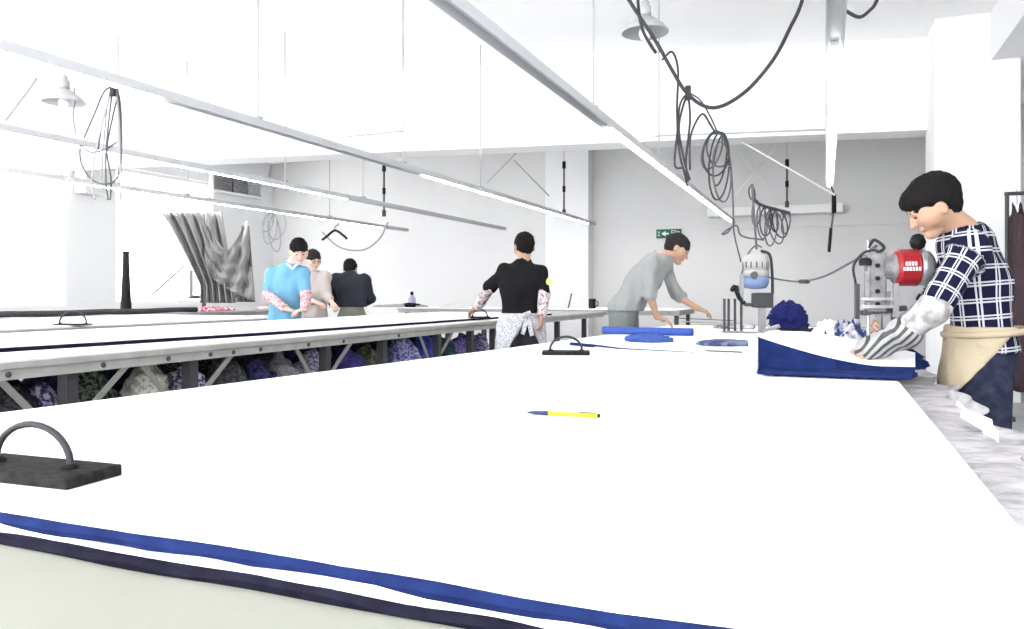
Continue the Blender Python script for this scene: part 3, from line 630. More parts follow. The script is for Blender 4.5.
# ================================================================ BLUE BLOCK OF CUT PLIES
fr = [(751, 371), (800, 372.5), (850, 374.5), (900, 377), (920, 374)]
hts = [(.135, .135), (.075, .13), (.048, .11), (.042, .06), (.03, .03)]
def blockf():
    t = thing('cut_fabric_block', 'tall blue block of cut plies with white top sheet, curving down to the right', 'fabric stack', T(820, 374, SZ))
    n = 24; front = []; back = []; hf = []; hb = []
    f0 = T(757, 371.5, SZ); f1 = T(915, 375, SZ); 
    for i in range(n+1):
        u = i/n; p = f0.lerp(f1, u); front.append(p)
        h = .138*(1-u)**1.0 if u < 0 else .030+.105*max(0, 1-u*1.25)**1.5
        hf.append(h); q = p+Vector((0.02, .40-.20*u, 0)); back.append(q); hb.append(.135-.10*max(0, u-.25)**1.3)
    def lay(z0f, z1f, mt, nm, ins=0, wob=0):
        nv = 8; vs = []; fs = []
        for k, zf in enumerate((z0f, z1f)):
            for i in range(n+1):
                for j in range(nv+1):
                    v = j/nv; p = front[i].lerp(back[i], v); h = hf[i]+(hb[i]-hf[i])*(v**.8); w = wob*math.sin(i*.9+j*2)
                    vs.append((p.x, p.y+ins*(1-v), SZ+h*zf+w))
        N = (n+1)*(nv+1); id = lambda k, i, j: k*N+i*(nv+1)+j
        for i in range(n):
            for j in range(nv):
                fs.append((id(0, i, j), id(0, i, j+1), id(0, i+1, j+1), id(0, i+1, j))); fs.append((id(1, i, j), id(1, i+1, j), id(1, i+1, j+1), id(1, i, j+1)))
            fs.append((id(0, i, 0), id(0, i+1, 0), id(1, i+1, 0), id(1, i, 0))); fs.append((id(0, i, nv), id(1, i, nv), id(1, i+1, nv), id(0, i+1, nv)))
        for j in range(nv):
            fs.append((id(0, 0, j), id(1, 0, j), id(1, 0, j+1), id(0, 0, j+1))); fs.append((id(0, n, j), id(0, n, j+1), id(1, n, j+1), id(1, n, j)))
        return MB().add(vs, fs).build(nm, mt, t)
    lay(.0, .975, M_blue, 'blue_plies'); lay(.975, 1.0, M_cloth, 'top_sheet', -.004)
    # bottom plies sticking out in front, and frayed right tail
    a0, a1 = T(757, 374.5, SZ), T(912, 380, SZ); m = MB()
    m.slab([a0, a1, a1+Vector((.03, .12, 0)), a0+Vector((.02, .08, 0))], SZ+.0005, SZ+.016); m.build('bottom_plies', M_blue, t, bevel=.004)
    e0 = T(748, 372, SZ)
    MB().slab([e0+Vector((0, 0, 0)), T(757, 373, SZ)+Vector((0, -.002, 0)), T(757, 373, SZ)+Vector((.0, .38, 0)), e0+Vector((0, .36, 0))], SZ+.001, SZ+.128).build('loose_white_end', M_cloth, t, bevel=.008)
    return t
blockf()
# crumpled cloth heaps via implicit surface
def heap(name, c, R, m, lab, cat='fabric', seed=0, amp=.25, res=None, ang=0, freq=None, z0=None, group=None):
    s = SDF(); R = list(R); res = res or max(min(R)/9, .006); M = [[math.cos(ang), math.sin(ang), 0], [-math.sin(ang), math.cos(ang), 0], [0, 0, 1]]
    s.ell(c, R, M, .02); rr = random.Random(seed)
    for i in range(5):
        a = rr.uniform(0, 6.28); q = (R[0]*.6*math.cos(a), R[1]*.6*math.sin(a)); s.ell((c[0]+q[0]*M[0][0]-q[1]*M[0][1], c[1]+q[0]*M[0][1]+q[1]*M[1][1], c[2]-R[2]*.2), [r*rr.uniform(.4, .6) for r in R], M, .02)
    f = freq or 6.5/min(R[0], R[1]); s.disp = lambda P: min(R)*amp*nz(P, f, seed)
    s.clip((0, 0, c[2]-R[2]*.6 if z0 is None else z0), (0, 0, -1))
    return tag(s.mesh(name, res, m, None, smooth=1), lab, cat, group)
c = T(650, 341, SZ); heap('cloth_heap', (c.x, c.y, SZ+.012), (.13, .16, .030), M_lblue, 'crumpled pale blue cloth beside the blue roll', seed=2, z0=SZ+.0005, amp=.5)
c = T(725, 345, SZ); heap('cloth_heap', (c.x, c.y, SZ+.008), (.15, .12, .020), mat('slate_blue_cloth', (.045, .06, .13), .9, noise=(14, (.15, .18, .28), .45, .6)), 'folded slate blue piece between the roll and the tall block', seed=5, z0=SZ+.0005, amp=.5, ang=.4)
c = U(788, 311, 6.2); heap('cloth_heap', (c.x, c.y, SZ+.07), (.135, .18, .15), mat('deep_blue_cloth', (.012, .015, .085), .9, bump=(25, .8, .02)), 'deep blue crumpled heap behind the white cutting machine', seed=8, z0=SZ+.0005, amp=.35)
c = T(799, 331.5, SZ+.03); heap('cloth_heap', (c.x, c.y, SZ+.015), (.15, .15, .045), M_navy, 'flat navy folded pile in front of the deep blue heap', seed=9, z0=SZ+.0005, amp=.4)
c = U(848, 334, 4.3); heap('cloth_heap', (c.x, c.y, SZ+.03), (.10, .20, .105), mat('blue_white_offcuts', (.04, .06, .17), .9, noise=(16, (.5, .5, .55), .46, .52)), 'blue and white offcuts left of the red machine', seed=11, z0=SZ+.0005, amp=.5)
c = U(829, 326, 5.0); heap('cloth_heap', (c.x, c.y, SZ+.03), (.09, .2, .075), M_cloth, 'white crumpled paper between the blue heap and the offcuts', 'paper', seed=12, z0=SZ+.0005, amp=.4)
c = U(905, 366, 2.95); heap('cloth_heap', (c.x-.01, c.y+.03, SZ+.02), (.085, .08, .055), M_blue, 'bright blue cloth gathered under the forearm of the man in checks', seed=14, z0=SZ+.0005, amp=.4)
c = U(745, 322, 6.3); heap('cloth_heap', (c.x-.1, c.y, SZ+.01), (.16, .12, .028), mat('mixed_scraps', (.12, .12, .14), .9, noise=(22, (.5, .5, .5), .45, .55)), 'pale mixed scraps at the foot of the white machine', seed=15, z0=SZ+.0005, amp=.5)
# blue roll
a, b = T(603, 331, SZ+.02), T(693, 333, SZ+.02); a.z = b.z = SZ+.026
t = thing('fabric_roll', 'bright blue flattened cloth roll in front of the man in grey', 'fabric roll', (a+b)/2)
m = MB(); pts = [a.lerp(b, i/14) for i in range(15)]; m.tube(pts, .026, 14)
for v in m.v: pass
m.build('roll', mat('bright_blue_cloth', (.045, .085, .32), .85, bump=(18, .6, .02)), t, smooth=True)
a2, b2 = a+Vector((.03, .09, -.004)), b+Vector((-.02, .07, -.004)); MB().tube([a2.lerp(b2, i/10) for i in range(11)], .022, 12).build('folded_layer', mat('bright_blue_cloth', (0, 0, 0)), t, smooth=True)
# long rulers / scale strips on the table
for (p, q, w, lab, m) in (((683, 322), (752, 325), .05, 'steel comb ruler lying before the white cutting machine', M_chrome), ((676, 318.6), (730, 321), .04, 'dark slotted strip beyond the steel ruler', M_leg), ((706, 351.5), (742, 353), .012, 'thin dark ruler in front of the slate blue piece', M_leg)):
    a, b = T(*p, SZ), T(*q, SZ); a.z = b.z = SZ+.004
    mm = MB().bar(a, b, w*.35, .006)
    if w > .02:
        a2 = a+Vector((.02, w*2, 0)); b2 = b+Vector((.02, w*2, 0)); mm.bar(a2, b2, w*.35, .006)
        for i in range(13): mm.bar(a.lerp(b, i/12), a2.lerp(b2, i/12), .012, .007)
    tag(mm.build('ruler', m), lab, 'ruler')
# ================================================================ PEOPLE
def person(name, lab, J, fwd, hf, hu, cloth, res=.01, hres=None, base=None, hair='short', skin=M_skin, hairm=M_hair, hsz=1.0):
    """J: world joints; fwd: body forward; hf / hu: head forward and up"""
    J = {k: np.array(v, float) for k, v in J.items()}; fwd = np.array(fwd, float); fwd /= np.linalg.norm(fwd)
    t = thing(name, lab, 'person', tuple(base) if base is not None else (J['pelvis'][0], J['pelvis'][1], 0))
    pel, ch, nk = J['pelvis'], J['chest'], J['neck']; hc = J['head']
    hf = np.array(hf, float); hf /= np.linalg.norm(hf); hu = np.array(hu, float); hu = hu-hf*(hu@hf); hu /= np.linalg.norm(hu); hr = np.cross(hf, hu)
    M = np.array([hr, hf, hu]); HL = lambda x, y, z: hc+(hr*x+hf*y+hu*z)*hsz
    up = (ch-pel)/np.linalg.norm(ch-pel); flat = fwd-up*(fwd@up); flat /= np.linalg.norm(flat)
    def torso(s, g=0, k=.05):
        shm = (J['shL']+J['shR'])/2; side = (J['shR']-J['shL']); side /= np.linalg.norm(side)
        sp = side*.055; w = side*.05
        for sg in (-1, 1):
            s.cap(ch+sp*1.2*sg, pel+w*sg, .105+g, .098+g, k, flat, 1.12)
            s.cap(pel+w*sg, pel+w*sg-np.array((0, 0, .05)), .102+g, .10+g, k, flat, 1.05)
        s.cap(J['shL'], J['shR'], .048+g, .048+g, .05); s.cap(shm, ch, .095+g, .11+g, k, flat, 1.05)
        s.cap(J['shL'], ch-side*.04, .05+g, .08+g, .05); s.cap(J['shR'], ch+side*.04, .05+g, .08+g, .05)
        s.cap(nk, (J['shL']+J['shR'])/2*.55+nk*.45, .055+g, .07+g, .05)
    def head(s):
        s.ell(HL(0, -.012, .028), (.074, .094, .090), M, .03); s.cap(HL(0, .03, -.02), HL(0, .050, -.078), .055, .030, .03)
        s.cap(HL(-.035, .035, -.01), HL(.035, .035, -.01), .045, .045, .03)
        s.cap(HL(0, .084, .022), HL(0, .105, -.018), .008, .013, .012); s.cap(HL(-.03, .078, .032), HL(.03, .078, .032), .010, .010, .012)
        s.cap(HL(-.014, .088, -.047), HL(.014, .088, -.047), .007, .007, .01); s.cap(HL(0, .075, -.084), HL(0, .07, -.09), .016, .014, .015)
        for g in (-1, 1):
            s.ell(HL(g*.082, -.008, -.002), (.011, .019, .032), M, .004); s.ell(HL(g*.094, -.004, .002), (.006, .009, .015), M, .004, True)
            s.ell(HL(g*.030, .094, .012), (.016, .012, .010), M, .01, True)
        s.cap(HL(0, -.02, -.04), nk, .052, .056, .03)
    def hand(s, w, d, nrm, side, curl=.5):
        """w wrist, d direction, nrm back-of-hand normal, side: +1 thumb on cross(d, nrm)"""
        d = d/np.linalg.norm(d); nrm = nrm-d*(nrm@d); nrm /= np.linalg.norm(nrm); x = np.cross(d, nrm)*side
        s.cap(w, w+d*.03, .026, .027, .02, nrm, 1.4)
        for i, xx in enumerate((.028, .010, -.010, -.027)):
            k0 = w+d*(.085-.004*abs(i-1))+x*xx; s.cap(w+d*.02+x*xx*.6, k0, .015, .0125, .012)
            L = (.075, .085, .078, .060)[i]; c = curl*(1+.12*i); q = k0
            for j, fr_ in enumerate((.45, .32, .23)):
                a = c*(j+1)*.75; dd = d*math.cos(a)-nrm*math.sin(a); q2 = q+dd*L*fr_; s.cap(q, q2, .0098-.0012*j, .0088-.0012*j, .003); q = q2
        a0 = w+d*.025+x*.022; a1 = a0+(d*.6+x*.75-nrm*.25)*.045; a2 = a1+(d*.9+x*.25-nrm*.25)*.032; s.cap(a0, a1, .015, .011, .01); s.cap(a1, a2, .0105, .0085, .004)
    body = SDF(); torso(body, -.022); head(Sc(body, hsz))
    for g in 'LR':
        body.cap(J['sh'+g], J['el'+g], .043, .036, .03); body.cap(J['el'+g], J['wr'+g], .036, .024, .02)
        hd = J.get('hd'+g, J['wr'+g]-J['el'+g]); nrm = J.get('hn'+g, np.array((0, 0, 1.))); sd = (1 if g == 'L' else -1)*J.get('flip', 1)
        hand(body, J['wr'+g], hd, nrm, sd, float(J.get('curl'+g, .45)))
        body.cap(J['hip'+g], J['kn'+g], .070, .050, .04); body.cap(J['kn'+g], J['an'+g], .048, .036, .03)
        body.cap(J['an'+g]-np.array((0, 0, .03)), J['an'+g]+fwd*.10-np.array((0, 0, .05)), .03, .025, .02)
    body.mesh('body', res*.8, skin, t, smooth=1)
    # face pieces
    for g in (-1, 1):
        e = Sc(SDF(), hsz); e.ell(HL(g*.030, .0835, .012), (.013, .007, .0055), M, .001); e.mesh('eye', .003, M_eye, t, smooth=0)
        b = Sc(SDF(), hsz); b.cap(HL(g*.014, .088, .034), HL(g*.046, .076, .036), .0045, .003, .001); b.mesh('eyebrow', .0035, hairm, t, smooth=0)
    b = Sc(SDF(), hsz); b.cap(HL(-.017, .090, -.049), HL(.017, .090, -.049), .0058, .0058, .001); b.mesh('mouth', .003, M_lip, t, smooth=0)
    # hair
    hs = Sc(SDF(), hsz); v = .014 if hair != 'full' else .014
    hs.ell(HL(0, -.020, .040), (.074+v, .092+v, .084+v), M, .01)
    if hair == 'full': hs.ell(HL(0, .050, .075), (.066, .048, .034), M, .03); hs.ell(HL(0, -.05, .045), (.080, .068, .078), M, .03)
    hs.ell(HL(0, -.050, -.018), (.062, .050, .062), M, .02)
    hs.ell(HL(0, .130, -.040), (.088, .088, .098), M, .010, True)
    hs.ell(HL(0, .050, -.090), (.12, .085, .075), M, .012, True)
    for g in (-1, 1): hs.ell(HL(g*.098, .002, -.012), (.036, .028, .044), M, .008, True)
    hs.clip(HL(0, 0, -.078), -hu)
    def hd_(P):
        l = (P-hc)@M.T; q = np.stack([l[..., 0]*1.0, l[..., 1]*.5+l[..., 2]*.25, l[..., 2]*.3], -1)
        return .0055*nz(q, 150, 3)+.004*nz(P, 55, 5)
    hs.sd.disp = hd_
    hs.mesh('hair', max(res*.5, .005), hairm, t, smooth=1)
    fold = lambda amp, s, seed: (lambda P: amp*nz(P*np.array((1, 1, .6)), s, seed))
    # clothes
    for c in cloth:
        kind, m = c['k'], c['m']; s = SDF(); uvf = None; g = c.get('g', .012)
        if kind == 'shirt':
            torso(s, c.get('tg', g*.6))
            ll = c.get('len', .55)
            for q in 'LR':
                a, b, w = J['sh'+q], J['el'+q], J['wr'+q]
                if ll <= 1: s.cap(a, a+(b-a)*ll, .043+g, .042+g*c.get('flare', 1.5), .03)
                else: s.cap(a, b, .050+g, .040+g, .03); s.cap(b, b+(w-b)*(ll-1), .040+g, .034+g, .02)
            hz = c.get('hem', pel[2]-.04); s.clip((0, 0, hz), (0, 0, -1)); s.disp = fold(c.get('fold', .012), 30, 2)
            s.ell(nk+np.array((0, 0, .050))+fwd*.005, (.085, .085, .060), None, .008, True)
            if c.get('uv'):
                ax0 = (ch+pel)/2; fr_ = flat; sd_ = np.cross(fr_, np.array((0, 0, 1.)))
                def uvf(V):
                    l = V-ax0; th = np.arctan2(l@sd_, l@fr_); U_ = th*.135; Vv = l@up; best = np.full(len(V), 1e9)
                    for q in 'LR':
                        a, b = J['sh'+q], J['el'+q]; ab = b-a; tt = np.clip((V-a)@ab/(ab@ab), 0, 1.3); dd = V-a-tt[:, None]*ab; dist = np.linalg.norm(dd, axis=1)
                        u1 = ab/np.linalg.norm(ab); e1 = fr_-u1*(fr_@u1); e1 /= np.linalg.norm(e1); e2 = np.cross(u1, e1)
                        on = (dist < .085) & (tt > .12) & (np.abs((l-up*(l@up)[:, None])@sd_) > .10*0) & (((V-J['sh'+q])@(J['shR']-J['shL'])*(1 if q == 'R' else -1)) > -.015)
                        U_ = np.where(on, np.arctan2(dd@e2, dd@e1)*.06, U_); Vv = np.where(on, tt*np.linalg.norm(ab), Vv)
                    return np.stack([U_, Vv], 1)
        elif kind == 'sleeves':
            pass
        elif kind == 'trousers':
            w = (J['hipR']-J['hipL'])*.25
            s.cap(pel-w*.6, pel+w*.6, .105+g, .105+g, .05, flat, 1.08)
            for q in 'LR':
                s.cap(J['hip'+q], J['kn'+q], .082+g, .060+g, .04); s.cap(J['kn'+q], J['an'+q]+np.array((0, 0, .02)), .058+g, .050+g, .03)
            s.clip((0, 0, c.get('top', pel[2]+.06)), (0, 0, 1)); s.disp = fold(.006, 26, 4)
        elif kind == 'apron':
            torso(s, g); 
            for q in 'LR': s.cap(J['hip'+q]-(pel-J['hip'+q])*0.1, J['hip'+q]*.35+J['kn'+q]*.65, .10+g, .115+g, .05)
            s.clip((0, 0, c['top']), (0, 0, 1)); s.clip((0, 0, c.get('bot', .55)), (0, 0, -1)); s.disp = fold(.006, 24, 6)
            if 'open' in c:                       # split at the back: remove a wedge behind
                o = pel-fwd*.15; s.cap(o+np.array((0, 0, c['open'])), o-np.array((0, 0, .40)), .015, .26, .01, None, 1, True)
        if kind == 'sleeves':
            for q in c.get('sides', 'LR'):
                s = SDF(); a, b, w = J['sh'+q], J['el'+q], J['wr'+q]
                s.cap(b+(a-b)*c.get('up', .18), b, .046+g, .046+g, .02); s.cap(b, b+(w-b)*.93, .045+g, .034+g, .02); s.disp = fold(.005, 50, 7)
                o = s.mesh('sleeve_cover', res*.7, m, t, smooth=1)
                if c.get('label'): o['label'] = c['label']
            continue
        o = s.mesh(c.get('name', kind), res*c.get('rs', 1), m, t, uvf, smooth=1)
        if c.get('label'): o['label'] = c['label']
    for q in 'LR':
        s = SDF(); a = J['an'+q]; s.cap(a+np.array((0, 0, -.02))-fwd*.03, (a[0]-fwd[0]*.02, a[1]-fwd[1]*.02, .045), .042, .045, .02); s.cap((a[0], a[1], .05), (a[0]+fwd[0]*.15, a[1]+fwd[1]*.15, .038), .045, .036, .02)
        s.clip((0, 0, .0), (0, 0, -1)); s.mesh('shoe', res, M_black, t, smooth=1)
    return t, HL, J, M
def legs(J, px, py, Z, side, spread=.10, knee=(0, 0), foot=(0, 0)):
    p = U(px, py, Z); s = Vector(side).normalized(); J['pelvis'] = p
    for q, g in (('L', -1), ('R', 1)):
        h = p+s*g*.085-Vector((0, 0, .05)); J['hip'+q] = h; J['kn'+q] = Vector((h.x+s.x*g*.02+knee[0], h.y+s.y*g*.02+knee[1], .48)); J['an'+q] = Vector((h.x+s.x*g*spread*.5+foot[0], h.y+s.y*g*spread*.5+foot[1], .09))
RC = Vector((CS, SN, 0)); FC = Vector((-SN, CS, 0))        # camera right / forward in plan
def cdir(r, u, f): return RC*r+Vector((0, 0, u))+FC*f
# ---- man in checks, right
Z = 2.82; J = {}; legs(J, 984, 352, Z+.05, (.15, 1, 0), foot=(.03, 0))
J['chest'] = U(977, 285, Z+.06); J['neck'] = U(962, 229, Z+.02)
J['shL'] = U(969, 249, Z-.13); J['shR'] = U(963, 246, Z+.24)
J['elL'] = U(932, 311, Z-.17); J['wrL'] = U(887, 343, Z-.02); J['elR'] = U(930, 308, Z+.27); J['wrR'] = U(899, 328, Z+.22)
J['head'] = U(933.5, 208, Z)
J['hdL'] = cdir(-1, -.35, .3); J['hnL'] = cdir(-.2, 1, -.5); J['hdR'] = cdir(-1, .1, 0); J['hnR'] = cdir(0, .4, 1); J['curlR'] = .8
M_slv = mat('white_worn_sleeve', (.42, .42, .42), .9, noise=(18, (.24, .225, .225), .46, .62), bump=(30, .6, .01))
M_apr = mat('beige_apron', (.40, .335, .24), .9, bump=(20, .5, .02)); M_jean = mat('dark_denim', (.015, .018, .036), .9, noise=(30, (.030, .035, .06), .4, .7))
t, HL, JJ, HM = person('person', 'person in navy and white checked knit top working the red cutting machine', J, cdir(-.92, 0, .38), cdir(-.80, -.58, .22), cdir(-.5, .85, 0),
       [dict(k='shirt', m=MATS['checked_knit'], len=.80, uv=1, hem=U(985, 352, Z).z, name='checked_top', flare=1.3, fold=.004), dict(k='sleeves', m=M_slv, up=.1, g=.006), dict(k='trousers', m=M_jean, top=U(985, 350, Z).z+.0, name='jeans', g=.010)],
       res=.0075, hair='full', hsz=.90)
# belt band and apron wrapped at the front
s = SDF(); pel = np.array(J['pelvis']); fw = np.array(cdir(-.92, 0, .38)); fw /= np.linalg.norm(fw)
ax_ = np.array((0, 0, 1.)); sd0 = np.cross(fw, ax_)
for g_ in (-1, 1):
    s.cap(pel+ax_*.08+sd0*g_*.05, pel-ax_*.12+fw*.02+sd0*g_*.05, .132, .132, .02, fw, 1.05)
    s.cap(pel-ax_*.12+fw*.03+sd0*g_*.04, pel-ax_*.34+fw*.06+sd0*g_*.02, .125, .09, .03, fw, 1.1)
s.disp = lambda P: .007*nz(P*np.array((1, 1, .5)), 38, 12)
s.clip(pel+ax_*.10, ax_); back = pel-fw*.02+ax_*.02; nn = -fw*.78-ax_*.62; nn /= np.linalg.norm(nn); s.clip(back, nn)
o = s.mesh('apron', .009, M_apr, t); o['label'] = 'beige tied waist apron'
m = MB()
c0 = Vector(pel)+Vector((0, 0, .075)); pts = []
for a in np.linspace(0, 2*math.pi, 25): pts.append(c0+Vector(fw)*.132*math.cos(a)+Vector(np.cross(fw, ax_))*.184*math.sin(a)+Vector((0, 0, -.012*math.cos(a))))
m.tube(pts, .013, 8); tail = Vector(pel)-Vector(fw)*.14+Vector((0, 0, .06))
m.tube(curve([tail, tail+Vector((.02, -.03, -.07)), tail+Vector((.015, -.02, -.16))]), .010, 6); m.tube(curve([tail, tail+Vector((.035, 0, -.03)), tail+Vector((.05, .0, -.09))]), .012, 6)
m.build('apron_tie', M_apr, t, smooth=True)
# striped cloth draped over the near forearm end
M_st = bpy.data.materials.new('striped_cloth'); M_st.use_nodes = True; _N = M_st.node_tree.nodes; _L = M_st.node_tree.links
_a = (Vector(J['wrL'])-Vector(J['elL'])).normalized(); _p = _a.cross(FC).normalized()
_tc = _N.new('ShaderNodeTexCoord'); _d = _N.new('ShaderNodeVectorMath'); _d.operation = 'DOT_PRODUCT'; _d.inputs[1].default_value = _p*46; _L.new(_tc.outputs['Object'], _d.inputs[0])
_f = _N.new('ShaderNodeMath'); _f.operation = 'FRACT'; _L.new(_d.outputs['Value'], _f.inputs[0]); _r = _N.new('ShaderNodeValToRGB'); _r.color_ramp.interpolation = 'CONSTANT'
_r.color_ramp.elements[0].color = (.035, .035, .038, 1); _r.color_ramp.elements[1].position = .45; _r.color_ramp.elements[1].color = (.30, .30, .29, 1)
_L.new(_f.outputs[0], _r.inputs['Fac']); _L.new(_r.outputs['Color'], _N['Principled BSDF'].inputs['Base Color'])
s = SDF(); wr, el = np.array(J['wrL']), np.array(J['elL'])
s.cap(wr, wr+(el-wr)*.42-ax_*.008, .040, .060, .02); hdl = np.array(J['hdL']); hdl /= np.linalg.norm(hdl); s.cap(wr, wr+hdl*.075, .046, .041, .03)
s.disp = lambda P: .010*nz(P, 45, 3); o = s.mesh('cuff', .008, M_st, t); o['label'] = 'grey striped cuff cloth'
# ---- man in grey
Z = 6.35; J = {}; legs(J, 624, 314, Z, (0, -1, 0))
J['pelvis'] = U(624, 310, Z+.0); J['chest'] = U(645, 278, Z); J['neck'] = U(662, 258, Z)
J['shR'] = U(650, 266, Z-.17); J['shL'] = U(662, 264, Z+.17); J['elR'] = U(650, 296, Z-.20); J['wrR'] = U(657, 317, Z-.12); J['elL'] = U(679, 297, Z+.12); J['wrL'] = U(697, 308, Z+.05)
J['head'] = U(677, 250, Z); J['hdR'] = cdir(1, -.3, 0); J['hdL'] = cdir(1, -.4, 0)
person('person', 'person in loose grey top leaning over the blue roll', J, cdir(.92, 0, -.38), cdir(.85, -.55, -.25), cdir(.5, .85, 0),
       [dict(k='shirt', m=mat('grey_jersey', (.25, .255, .255), .9, bump=(25, .3)), len=1.02, hem=U(630, 311, Z).z, name='grey_top', fold=.022, g=.010, tg=.024), dict(k='trousers', m=mat('grey_green_trousers', (.15, .165, .16), .9), name='trousers', g=.02, top=1.06)], res=.011, hairm=M_ghair)
# ---- man in black, back view
Z = 6.55; J = {}; legs(J, 521, 322, Z, cdir(.95, 0, .2)); M_flo = speckle('floral_cloth', (.50, .48, .49), [(.05, .04, .05), (.30, .12, .14)], 75, .32); M_flw = speckle('white_floral_cloth', (.50, .50, .52), [(.12, .12, .15), (.36, .36, .39)], 60, .30)
J['chest'] = U(520, 286, Z); J['neck'] = U(524, 259, Z)
J['shL'] = U(504.5, 271.5, Z+.02); J['shR'] = U(539.5, 272, Z+.02); J['elL'] = U(489, 288, Z+.12); J['wrL'] = U(478, 307, Z+.40); J['elR'] = U(544, 294, Z-.02); J['wrR'] = U(542, 316, Z-.12)
J['head'] = U(524, 248, Z+.04); J['hdL'] = cdir(-.7, -.4, .5); J['hdR'] = cdir(-.1, -1, .1); J['hnR'] = cdir(1, 0, -.2)
t, HL, JJ, HM = person('person', 'person in black top and floral sleeve covers, seen from behind', J, cdir(-.35, 0, .95), cdir(-.25, -.25, .95), cdir(0, 1, .2),
       [dict(k='shirt', m=mat('black_jersey', (.010, .010, .011), .9), len=.95, hem=U(521, 314, Z).z, name='black_top'), dict(k='sleeves', m=M_flo, up=.05, g=.008),
        dict(k='apron', m=M_flw, top=U(521, 313, Z).z, bot=.42, open=.03, g=.02, label='white apron with small floral print'), dict(k='trousers', m=mat('black_trousers', (.025, .025, .03), .9), g=.022, top=U(521, 316, Z).z)], res=.011)
bk = Vector(J['pelvis'])-cdir(-.35, 0, .95).normalized()*.15; m = MB(); kz = U(521, 315, Z).z; bk.z = kz
for s_, d_ in ((-1, .07), (1, .05)):
    m.bar(bk, bk+RC*s_*.04+Vector((0, 0, -.20+d_*.6)), .035, .008, FC)
m.tube([bk-RC*.03, bk+RC*.03+Vector((0, 0, .02))], .022, 8); m.build('apron_bow', M_flw, t)
pa = Vector(J['shR'])*.55+Vector(J['elR'])*.45+RC*.058-FC*.03
MB().lathe([(.03, 0), (.035, .006), (.02, .012)], pa, 12, RC*.7-FC*.7).build('arm_patch', mat('pale_yellow_patch', (.75, .78, .25), .8), t)
# ---- man in blue polo, facing us
Z = 7.6; J = {}; legs(J, 284, 326, Z, cdir(-1, 0, 0))
J['pelvis'] = U(284, 320, Z+.05); J['chest'] = U(288, 288, Z+.02); J['neck'] = U(293, 263, Z-.03)
J['shR'] = U(272, 273, Z+.03); J['shL'] = U(303, 273, Z-.03); J['elR'] = U(268, 295, Z-.02); J['wrR'] = U(286, 309, Z-.26); J['elL'] = U(306, 294, Z-.08); J['wrL'] = U(305, 309, Z-.30)
J['head'] = U(299, 252, Z-.10); J['hdR'] = cdir(1, -.2, -.3); J['hdL'] = cdir(-.6, -.2, -.5)
M_red_fl = speckle('red_floral_cloth', (.50, .42, .43), [(.24, .02, .035), (.42, .15, .18)], 65, .38)
t, HL, JJ, HM = person('person', 'person in light blue polo shirt bending over the middle table', J, cdir(.25, 0, -1), cdir(.35, -.55, -.9), cdir(.1, .9, -.4),
       [dict(k='shirt', m=mat('sky_blue_pique', (.13, .30, .44), .9, bump=(25, .3)), len=.75, hem=.80, name='polo_shirt', g=.012, flare=1.8, fold=.008), dict(k='sleeves', m=M_red_fl, up=.1, g=.010, label='red floral sleeve cover'), dict(k='trousers', m=MATS['black_trousers'], top=.86)], res=.011, skin=M_lskin)
nk = Vector(J['neck']); fwv = cdir(.25, 0, -1).normalized()
MB().tube(curve([nk+RC*s+fwv*f+Vector((0, 0, z)) for s, f, z in ((-.06, -.02, .015), (-.065, .03, .0), (-.03, .085, -.03), (0, .10, -.06), (.03, .085, -.03), (.065, .03, .0), (.06, -.02, .015))]), .012, 6).build('collar', mat('pale_blue_collar', (.5, .68, .85), .9), t, smooth=True)
# ---- man with glasses behind
Z = 9.2; J = {}; legs(J, 314, 318, Z, cdir(-.6, 0, .6))
J['pelvis'] = U(314, 318, Z); J['chest'] = U(313, 290, Z); J['neck'] = U(312, 272, Z)
J['shR'] = U(300, 277, Z+.02); J['shL'] = U(325, 277, Z-.02); J['elR'] = U(304, 298, Z-.05); J['wrR'] = U(318, 303, Z-.28); J['elL'] = U(327, 296, Z-.1); J['wrL'] = U(333, 304, Z-.3); J['head'] = U(313.5, 260.5, Z-.05)
t, HL, JJ, HM = person('person', 'person in pale beige top and glasses, half hidden behind the blue polo', J, cdir(.6, 0, -.8), cdir(.6, -.35, -.75), cdir(0, 1, -.2),
       [dict(k='shirt', m=mat('pale_beige_jersey', (.38, .34, .32), .9), len=1.5, hem=.85, name='beige_top', g=.015), dict(k='trousers', m=MATS['black_trousers'], top=.86)], res=.012, skin=M_lskin, hairm=M_ghair)
m = MB()
for g in (-1, 1):
    c = Vector(HL(g*.031, .098, .012)); r = Vector(HM[0]); u = Vector(HM[2]); m.tube([c+r*.02*math.cos(a)+u*.015*math.sin(a) for a in np.linspace(0, 6.283, 13)], .0025, 5); m.tube([Vector(HL(g*.05, .095, .014)), Vector(HL(g*.082, .0, .008))], .0025, 5)
m.tube([Vector(HL(-.012, .1, .012)), Vector(HL(.012, .1, .012))], .0025, 5); m.build('glasses', M_gcable, t)
